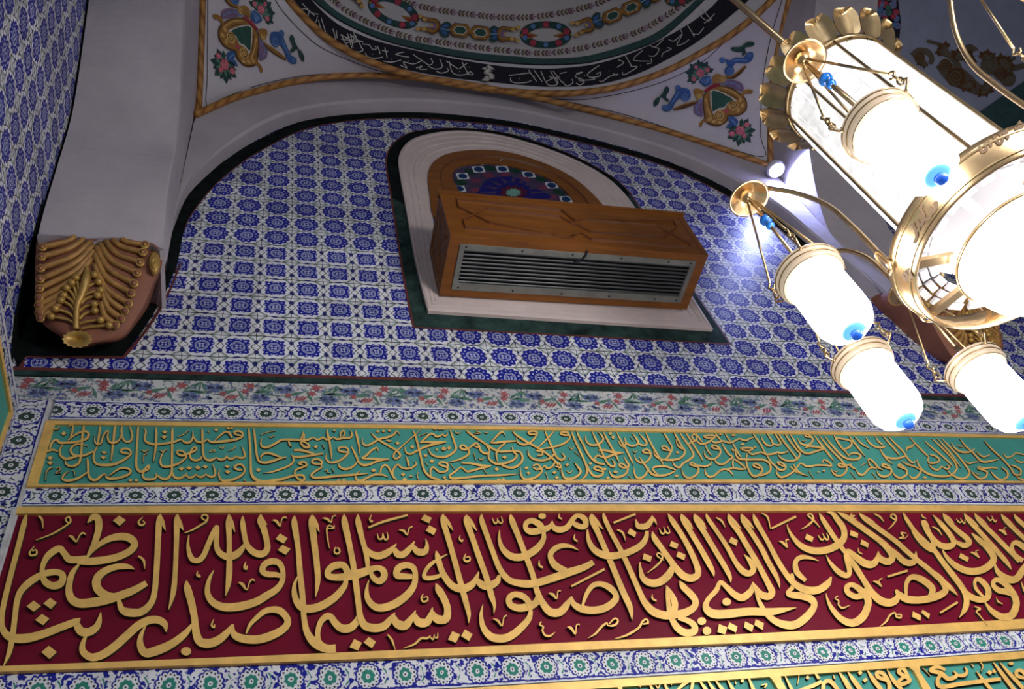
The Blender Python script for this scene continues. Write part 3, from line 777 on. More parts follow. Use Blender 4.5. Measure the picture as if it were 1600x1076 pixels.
GP.poly([(gc[0]+(155 if k % 2 else 105)*math.cos(math.pi*k/11), gc[1]+(78 if k % 2 else 52)*math.sin(math.pi*k/11)) for k in range(22)], 'glass_red')
GP.poly([(gc[0]+(80 if k % 2 else 62)*math.cos(math.pi*k/12), gc[1]+(42 if k % 2 else 33)*math.sin(math.pi*k/12)) for k in range(24)], 'glass_aqua')
GP.done('coloured_panes', pane)

# ------------------------------------------------------------------ boxed air conditioner in front of the window
AX0, AX1, AY0, AY1, AZ0, AZ1 = 0.822, 2.125, 2.045, YW-0.02, EYE+3.405, EYE+3.795
ac = empty('air_conditioner', ((AX0+AX1)/2, YW-0.02, AZ0), 'wooden-boxed air conditioner with a louvred underside, mounted on the arched window', 'air conditioner')
t = 0.022
mb = MB()
mb.box((AX0, AY0+t, AZ1-t), (AX1, AY1, AZ1), M['wood'])                 # top board
mb.box((AX0, AY0+t, AZ0), (AX0+t, AY1, AZ1-t), M['wood']); mb.box((AX1-t, AY0+t, AZ0), (AX1, AY1, AZ1-t), M['wood'])
mb.box((AX0+t, AY1-t, AZ0), (AX1-t, AY1, AZ1-t), M['wood'])
mb.box((AX0+t, AY0+t, AZ0), (AX0+0.06, AY1-t, AZ0+0.02), M['wood']); mb.box((AX1-0.06, AY0+t, AZ0), (AX1-t, AY1-t, AZ0+0.02), M['wood'])
mb.box((AX0+0.06, AY1-0.045, AZ0), (AX1-0.06, AY1-t, AZ0+0.02), M['wood']); mb.box((AX0+0.06, AY0+t, AZ0), (AX1-0.06, AY0+0.045, AZ0+0.02), M['wood'])
mb.box((AX0+0.03, AY0+0.03, AZ0+0.034), (AX1-0.03, AY1-0.03, AZ0+0.05), M['void'])
case = mb.build('casing', None, ac)
mb = MB(); mb.box((AX0, AY0, AZ0), (AX1, AY0+t, AZ1), M['wood'])
mb.box((AX0-0.008, AY0-0.010, AZ1-0.012), (AX1+0.008, AY0+t, AZ1+0.008), M['wood'])
front = mb.build('front_panel', None, ac)
def K(ox, oy, k): return lambda x, y: (ox+x/k, oy+y/k)
KA, KB = K(660, 280, 4.892), K(880, 300, 4.892)
mb = MB()
def batten(pts, w=0.012, m='wood'):
    P = [onY(*p, AY0) for p in pts]
    for a, b in zip(P, P[1:]):
        d = (b-a).normalized(); n = Vector((-d.z, 0, d.x))*w/2; a2, b2 = a-d*w*.3, b+d*w*.3
        y0, y1 = Vector((0, -0.011, 0)), Vector((0, 0.001, 0))
        mb.prism([a2-n*.5+y0, b2-n*.5+y0, b2+n*.5+y0, a2+n*.5+y0], [a2-n+y1, b2-n+y1, b2+n+y1, a2+n+y1], M[m], M['wood_dark'])  # darker wood on the side faces paints in the shadow lines along each batten
KAl = lambda *p: [KA(*q) for q in p]
KBl = lambda *p: [KB(*q) for q in p]
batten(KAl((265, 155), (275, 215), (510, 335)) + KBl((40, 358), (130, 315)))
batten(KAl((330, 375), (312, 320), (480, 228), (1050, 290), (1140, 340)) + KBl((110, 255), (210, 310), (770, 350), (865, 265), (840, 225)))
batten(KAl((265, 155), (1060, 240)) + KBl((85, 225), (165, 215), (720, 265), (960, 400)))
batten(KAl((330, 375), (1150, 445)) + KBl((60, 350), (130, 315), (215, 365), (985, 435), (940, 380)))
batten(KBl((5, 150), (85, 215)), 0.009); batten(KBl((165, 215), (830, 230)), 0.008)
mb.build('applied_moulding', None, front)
# groove near the right end
mb = MB(); P0, P1 = onY(*KB(870, 190), AY0-0.001), onY(*KB(1060, 465), AY0-0.001)
mb.quad(P0, P0+Vector((.008, 0, 0)), P1+Vector((.008, 0, 0)), P1, M['wood_dark']); mb.build('groove', None, front)
# side panel with the same pattern, in shade
mb = MB()
for (ya, za), (yb, zb) in (((2.09, .05), (2.33, .05)), ((2.33, .05), (2.33, .34)), ((2.33, .34), (2.09, .34)), ((2.09, .34), (2.09, .05)), ((2.11, .1), (2.31, .28)), ((2.11, .28), (2.31, .1))):
    d = Vector((0, yb-ya, zb-za)).normalized(); n = Vector((0, -d.z, d.y))*0.005; a, b = Vector((AX0, ya, AZ0+za)), Vector((AX0, yb, AZ0+zb)); o = Vector((-.007, 0, 0))
    mb.prism([a-n+o, b-n+o, b+n+o, a+n+o], [a-n*2, b-n*2, b+n*2, a+n*2], M['wood'])
mb.build('applied_moulding', None, case)
# grille: frame, louvers, screws
GX0, GX1, GY0, GY1 = AX0+0.052, AX1-0.052, AY0+0.040, AY1-0.042
mb = MB(); fw = 0.03
for lo, hi in (((GX0, GY0), (GX1, GY0+fw)), ((GX0, GY1-fw*1.2), (GX1, GY1)), ((GX0, GY0+fw), (GX0+fw*.8, GY1-fw*1.2)), ((GX1-fw*.8, GY0+fw), (GX1, GY1-fw*1.2))):
    mb.box((lo[0], lo[1], AZ0-0.006), (hi[0], hi[1], AZ0+0.012), M['metal'])
gr = mb.build('grille_frame', None, ac)
for x in (0.03, 0.3, 0.55, 0.8, 1.05, 1.17):
    for y in (GY0+.012, GY1-.015):
        mb = MB(); mb.ball((GX0+x, y, AZ0-0.006), 0.005, M['void'], 6, 4); mb.build('screw', None, gr)
NL = 9
for i in range(NL):
    y = GY0+fw+0.008+(GY1-GY0-fw*2.2-0.014)*i/(NL-1)
    mb = MB(); sec = [(-0.006, 0.002), (-0.003, -0.002), (0.002, -0.002), (0.004, 0.003), (0.020, 0.029), (0.017, 0.029), (0.001, 0.006), (-0.004, 0.006)]
    mb.grid([[(x, y+a, AZ0+0.002+b) for a, b in sec] for x in (GX0+fw*.7, GX1-fw*.7)], M['slat'], close=True)
    mb.build('louver', None, ac)
mb = MB(); q = onZ(912, 402, AZ0-0.008)
mb.tube([q+Vector((0.01, -0.035, 0.004)), q+Vector((0.004, -0.01, -0.004)), q, q+Vector((-0.004, 0.012, 0.002)), q+Vector((-0.03, 0.02, 0.0)), q+Vector((-0.035, 0.03, 0.006))], 0.006, M['ink'], 6)
mb.build('cable_tie', None, ac)

# ------------------------------------------------------------------ carved corbels
KC = K(40, 350, 5.122)
CZ0, CZ1 = 2.78, 3.33
def cprof(z):
    f = min(max((z-EYE-CZ0)/(CZ1-CZ0), 0), 1.2)
    return YW-0.03-0.25*math.sin(min(f, 1)*math.pi/2)**1.15
def on_corbel(x, y, lift=0.0):
    px, py = KC(x, y); lo, hi = 2.0, 2.45
    for _ in range(40):
        m_ = (lo+hi)/2; p = onY(px, py, m_)
        if m_ < cprof(p.z)-lift: lo = m_
        else: hi = m_
    return onY(px, py, (lo+hi)/2)
C_LEFT = [(95, 90), (85, 160), (78, 300), (75, 450), (74, 600), (78, 700), (100, 760), (200, 850), (290, 905), (330, 960), (400, 985)]
C_RIGHT = [(1010, 150), (1090, 210), (1095, 300), (1060, 400), (1025, 460), (985, 560), (940, 660), (860, 790), (790, 890), (700, 935), (540, 950)]
def corbel(fx, label, dz=0.0):
    def T(p): 
        p = Vector(p); return Vector((fx(p.x), p.y, p.z+dz))
    base = T(on_corbel(420, 960)); base.y = YW
    root = empty('carved_corbel', base, label, 'corbel', 'carved corbels under the cross arches')
    l = [(p.x, p.y) for p in resample([Vector((x, y, 0)) for x, y in catmull(C_LEFT, 3)], 26)]; r = [(p.x, p.y) for p in resample([Vector((x, y, 0)) for x, y in catmull(C_RIGHT, 3)], 26)]
    rows = []; nu = 13
    for a, b in zip(l, r):
        rows.append([on_corbel(a[0]+(b[0]-a[0])*k/(nu-1), a[1]+(b[1]-a[1])*k/(nu-1), 0.035*(1-(2*k/(nu-1)-1)**4)-0.02) for k in range(nu)])
    mb = MB()
    mb.grid([[T(p) for p in q] for q in rows], M['terracotta'])
    bc = sum((q[6] for q in rows), Vector())/len(rows)
    outl = [q[0] for q in rows]+rows[-1][1:]+[q[-1] for q in rows[::-1]][1:]+rows[0][::-1][1:-1]
    mb.grid([[T(p) for p in outl]+[T(outl[0])], [T((p.x*.9+.1*bc.x, YW-0.001, p.z+(YW-p.y)*1.1)) for p in outl]+[T((outl[0].x*.9+.1*bc.x, YW-0.001, outl[0].z+(YW-outl[0].y)*1.1))]], M['terracotta'])
    body = mb.build('body', None, root, smooth=True)
    def lifted(x, y, h=0.0):
        u = None
        return T(on_corbel(x, y, 0.018+h))
    L_END = [(135, 185), (128, 262), (122, 355), (118, 440), (112, 515), (108, 590), (105, 650), (108, 708), (120, 750)]
    L_ST = [(400, 100), (470, 115), (525, 135), (545, 165), (548, 210), (530, 270), (440, 380), (360, 455), (300, 560)]
    R_END = [(955, 165), (940, 225), (918, 308), (893, 390), (868, 475), (845, 553), (825, 635), (795, 695), (765, 755), (720, 805)]
    R_ST = [(770, 120), (690, 120), (635, 130), (590, 150), (565, 180), (548, 230), (548, 320), (600, 430), (615, 530), (605, 620)]
    for i, ((x0, y0), (x1, y1)) in enumerate(list(zip(L_ST, L_END))+list(zip(R_ST, R_END))):
        s = 1 if i >= len(L_ST) else -1
        mx, my = x0+(x1-x0)*.40+(-18*s), y0+(y1-y0)*(.62 if s > 0 else .55)
        c = catmull([(x0, y0), (mx, my), (x1, y1)], 6)
        mb = MB(); mb.tube([lifted(x, y) for x, y in c], [0.008]+[0.0125]*(len(c)-2)+[0.010], M['rib'], 7)
        mb.build('rib', None, body, smooth=True)
        mb = MB(); p = lifted(x1, y1, 0.006); mb.tube([lifted(x1+27*math.cos(w), y1+25*math.sin(w), 0.006) for w in [2*math.pi*k/14 for k in range(15)]], 0.0055, M['gold_rib'], 6, cap=False); mb.ball(p, 0.014, M['terracotta'], 8, 5); mb.ball(p+(T(on_corbel(x1, y1, .05))-p)*.25, 0.0075, M['gold_rib'], 8, 5)
        mb.build('scroll', None, body, smooth=True)
    # palmette in the middle
    mb = MB(); c = catmull([(405, 840, 9), (405, 740, 9), (415, 640, 10), (450, 560, 12), (478, 470, 14), (492, 400, 12), (488, 335, 3)], 5)
    mb.tube([lifted(x, y, .012) for x, y, _ in c], [w*.00125 for *_, w in c], M['gold_rib'], 8)
    FR_ = [((430, 600), (405, 430)), ((415, 640), (370, 470)), ((410, 660), (328, 512)), ((408, 690), (305, 570)), ((405, 730), (285, 610)), ((402, 770), (240, 678)), ((400, 800), (205, 740)),
           ((470, 520), (550, 405)), ((460, 560), (585, 462)), ((450, 590), (600, 530)), ((440, 640), (575, 570)), ((430, 700), (550, 640)), ((430, 760), (552, 692)), ((430, 800), (600, 768)), ((440, 840), (670, 810))]
    for (x0, y0), (x1, y1) in FR_:
        c = catmull([(x0, y0), (x0+(x1-x0)*.35, y0+(y1-y0)*.62), (x1, y1)], 4)
        mb.tube([lifted(x, y, .008) for x, y in c], 0.0062, M['gold_rib'], 6); mb.ball(lifted(x1, y1, .014), 0.0155, M['gold_rib'], 8, 5)
    mb.build('palmette', None, body, smooth=True)
    # shell at the foot
    mb = MB(); rows = []
    for i in range(6):
        f = i/5; r = []
        for k in range(29):
            a = math.pi*2*k/28
            rip = 1+0.07*math.cos(a*14)*f
            r.append(T(on_corbel(415+118*f*math.cos(a)*rip, 920+68*f*math.sin(a)*rip, 0.05-0.035*(1-f)**2)))
        rows.append(r)
    mb.grid(rows, M['gold_rib']); mb.grid([rows[-1], [T(on_corbel(415+90*math.cos(2*math.pi*k/28), 925+55*math.sin(2*math.pi*k/28), 0.0)) for k in range(29)]], M['gold_rib'])
    mb.build('shell', None, body, smooth=True)
    # ridged boss on the side
    mb = MB(); rows = []
    for i in range(9):
        f = i/8; rr = 1-f; bulge = 0.035*math.sqrt(max(0, 1-rr*rr))+0.006*math.cos(f*math.pi*7)
        rows.append([T(on_corbel(1030+48*rr*math.cos(a), 310+98*rr*math.sin(a), 0.0+bulge)) for a in [2*math.pi*k/18 for k in range(18)]])
    mb.grid(rows, M['gold_rib'], close=True)
    mb.build('side_boss', None, body, smooth=True)
    # plaster block the arch stands on
    return root
corbel(lambda x: x, 'carved terracotta and gilt corbel in the left corner of the tiled wall')
corbel(lambda x: 2.98-x, 'shadowed carved corbel on the right, half hidden behind the hanging lamps', 0.10)
mb = MB()
mb.grid([[onX(60, 365, XL+0.012), sr[0]], [on_corbel(95, 95, .0), on_corbel(545, 130, .03)], ], M['plaster'])
imp = [on_corbel(x, y, .028) for x, y in ((92, 95), (250, 88), (420, 100), (540, 150), (640, 108), (780, 108), (930, 145), (1015, 165), (1075, 215), (1110, 200))]
top = [p.lerp(q, k/9) for k in range(10) for p, q in ((sl[0], sr[0]),)]
mb = MB(); mb.grid([[p+Vector((0, 0.02, 0.04)) for p in top], top, imp, [Vector((p.x, YW-0.003, p.z)) for p in imp]], M['plaster'])
tag(mb.build('trim_13'), kind='structure')

# ------------------------------------------------------------------ raised gilded inscriptions
def parse(txt):
    """lines: S x,y,w x,y,w ...  /  D x,y x,y x,y x,y  /  E x,y,rx,ry ; W ox,oy,k sets the tracing window"""
    out = []; k = (0, 0, 1)
    for ln in txt.strip().splitlines():
        t = ln.split()
        if not t: continue
        if t[0] == 'W': k = tuple(float(q) for q in t[1].split(',')); continue
        P = [tuple(float(q) for q in c.split(',')) for c in t[1:]]
        if t[0] == 'S': out.append(('S', [(k[0]+p[0]/k[2], k[1]+p[1]/k[2], p[2]/k[2]) for p in P]))
        elif t[0] == 'D': out.append(('D', [(k[0]+p[0]/k[2], k[1]+p[1]/k[2]) for p in P]))
        else: out += [('E', [(k[0]+p[0]/k[2], k[1]+p[1]/k[2], p[2]/k[2], p[3]/k[2])]) for p in P]
    return out
def letters(parent, txt, yf, yb, small, widen=1.0, sub=5):
    """every traced stroke becomes one raised letter on the board"""
    made = []
    for n, (kind, P) in enumerate(parse(txt)):
        mb = MB(); f = yf-0.00014*(n % 17)
        if kind == 'S':
            c = catmull(P, sub); m = len(c); rows = []; size = 0
            for i, (x, y, w) in enumerate(c):
                a, b = c[max(i-1, 0)], c[min(i+1, m-1)]; dx, dy = b[0]-a[0], b[1]-a[1]; q = math.hypot(dx, dy) or 1
                w = max(w*widen, 0.5); nx, ny = -dy/q*w/2, dx/q*w/2
                if i: size += math.hypot(x-c[i-1][0], y-c[i-1][1])*w
                fi = f-0.0012*i/m; L, R = onY(x+nx, y+ny, fi), onY(x-nx, y-ny, fi)
                rows.append([Vector((L.x, yb, L.z)), L, R, Vector((R.x, yb, R.z))])
            idx = mb.grid([q[:2] for q in rows], M['letter_edge']); mb.grid([q[1:3] for q in rows], M['gold']); mb.grid([q[2:] for q in rows], M['letter_edge']); mb.quad(*rows[0][::-1], M['letter_edge']); mb.quad(*rows[-1], M['letter_edge'])
        else:
            if kind == 'E':
                x, y, rx, ry = P[0]; pts = [(x+rx*math.cos(2*math.pi*k/16), y+ry*math.sin(2*math.pi*k/16)) for k in range(16)]
            else: pts = P
            fr = [onY(x, y, f) for x, y in pts]; mb.prism(fr, [Vector((p.x, yb, p.z)) for p in fr], M['gold'], M['letter_edge'])
            xs = [p[0] for p in pts]; ys_ = [p[1] for p in pts]; size = (max(xs)-min(xs))*(max(ys_)-min(ys_))*0.5
        made.append((size, mb))
    made.sort(key=lambda a: -a[0])
    big = [q for q in made if q[0] >= small]; tiny = [q for q in made if q[0] < small]
    for nm, lst in (('letter', big), ('vowel_mark', tiny)):
        for _, mb in lst[:100]: mb.build(nm, None, parent)
        if len(lst) > 100:
            al = MB()
            for _, mb in lst[100:]:
                o = len(al.v); al.v += mb.v
                for fc, mi in zip(mb.f, mb.mi): al.face([q+o for q in fc], mb.mats[mi])
            ob = al.build(nm, None, parent); ob['kind'] = 'stuff'

def board(label, x0, lo, hi, loi, hii, mat, depth, left):
    """painted board with gilt rails along its course lines"""
    root = empty('inscription_panel', (1.8, YW, lo(1.8)), label, 'inscription panel')
    # the course lines were sighted on the front arris of the rails, which stand proud of the wall
    lo, hi, loi, hii = [(lambda x, d=0.0, e=e: EYE+(e(x)-EYE)*(1-depth/YW)+d) for e in (lo, hi, loi, hii)]
    mb = MB(); rail(mb, x0+0.003, XE, lambda x: lo(x, .003), lambda x: hi(x, -.003), YW, YW-0.008, mat); mb.build('backboard', None, root)
    mb = MB(); rail(mb, x0, XE, lo, loi, YW, YW-depth, M['gold']); mb.build('frame_rail', None, root)
    mb = MB(); rail(mb, x0, XE, hii, hi, YW, YW-depth, M['gold']); mb.build('frame_rail', None, root)
    mb = MB(); mb.box((x0-0.001, YW-depth-0.001, lo(x0)), (x0+left, YW, hi(x0)), M['gold'] if left > .02 else M['grout']); mb.build('frame_rail', None, root)
    return root
red_panel = board('broad crimson inscription panel with large raised gold calligraphy', -0.722, E_red0, E_red1, E_red0i, E_red1i, M['red'], 0.020, 0.012)
green_panel = board('narrow sea-green inscription panel above the crimson one, with fine gold calligraphy', X_IN-0.008, E_gr0, E_gr1, E_gr0i, E_gr1i, M['green'], 0.015, 0.030)

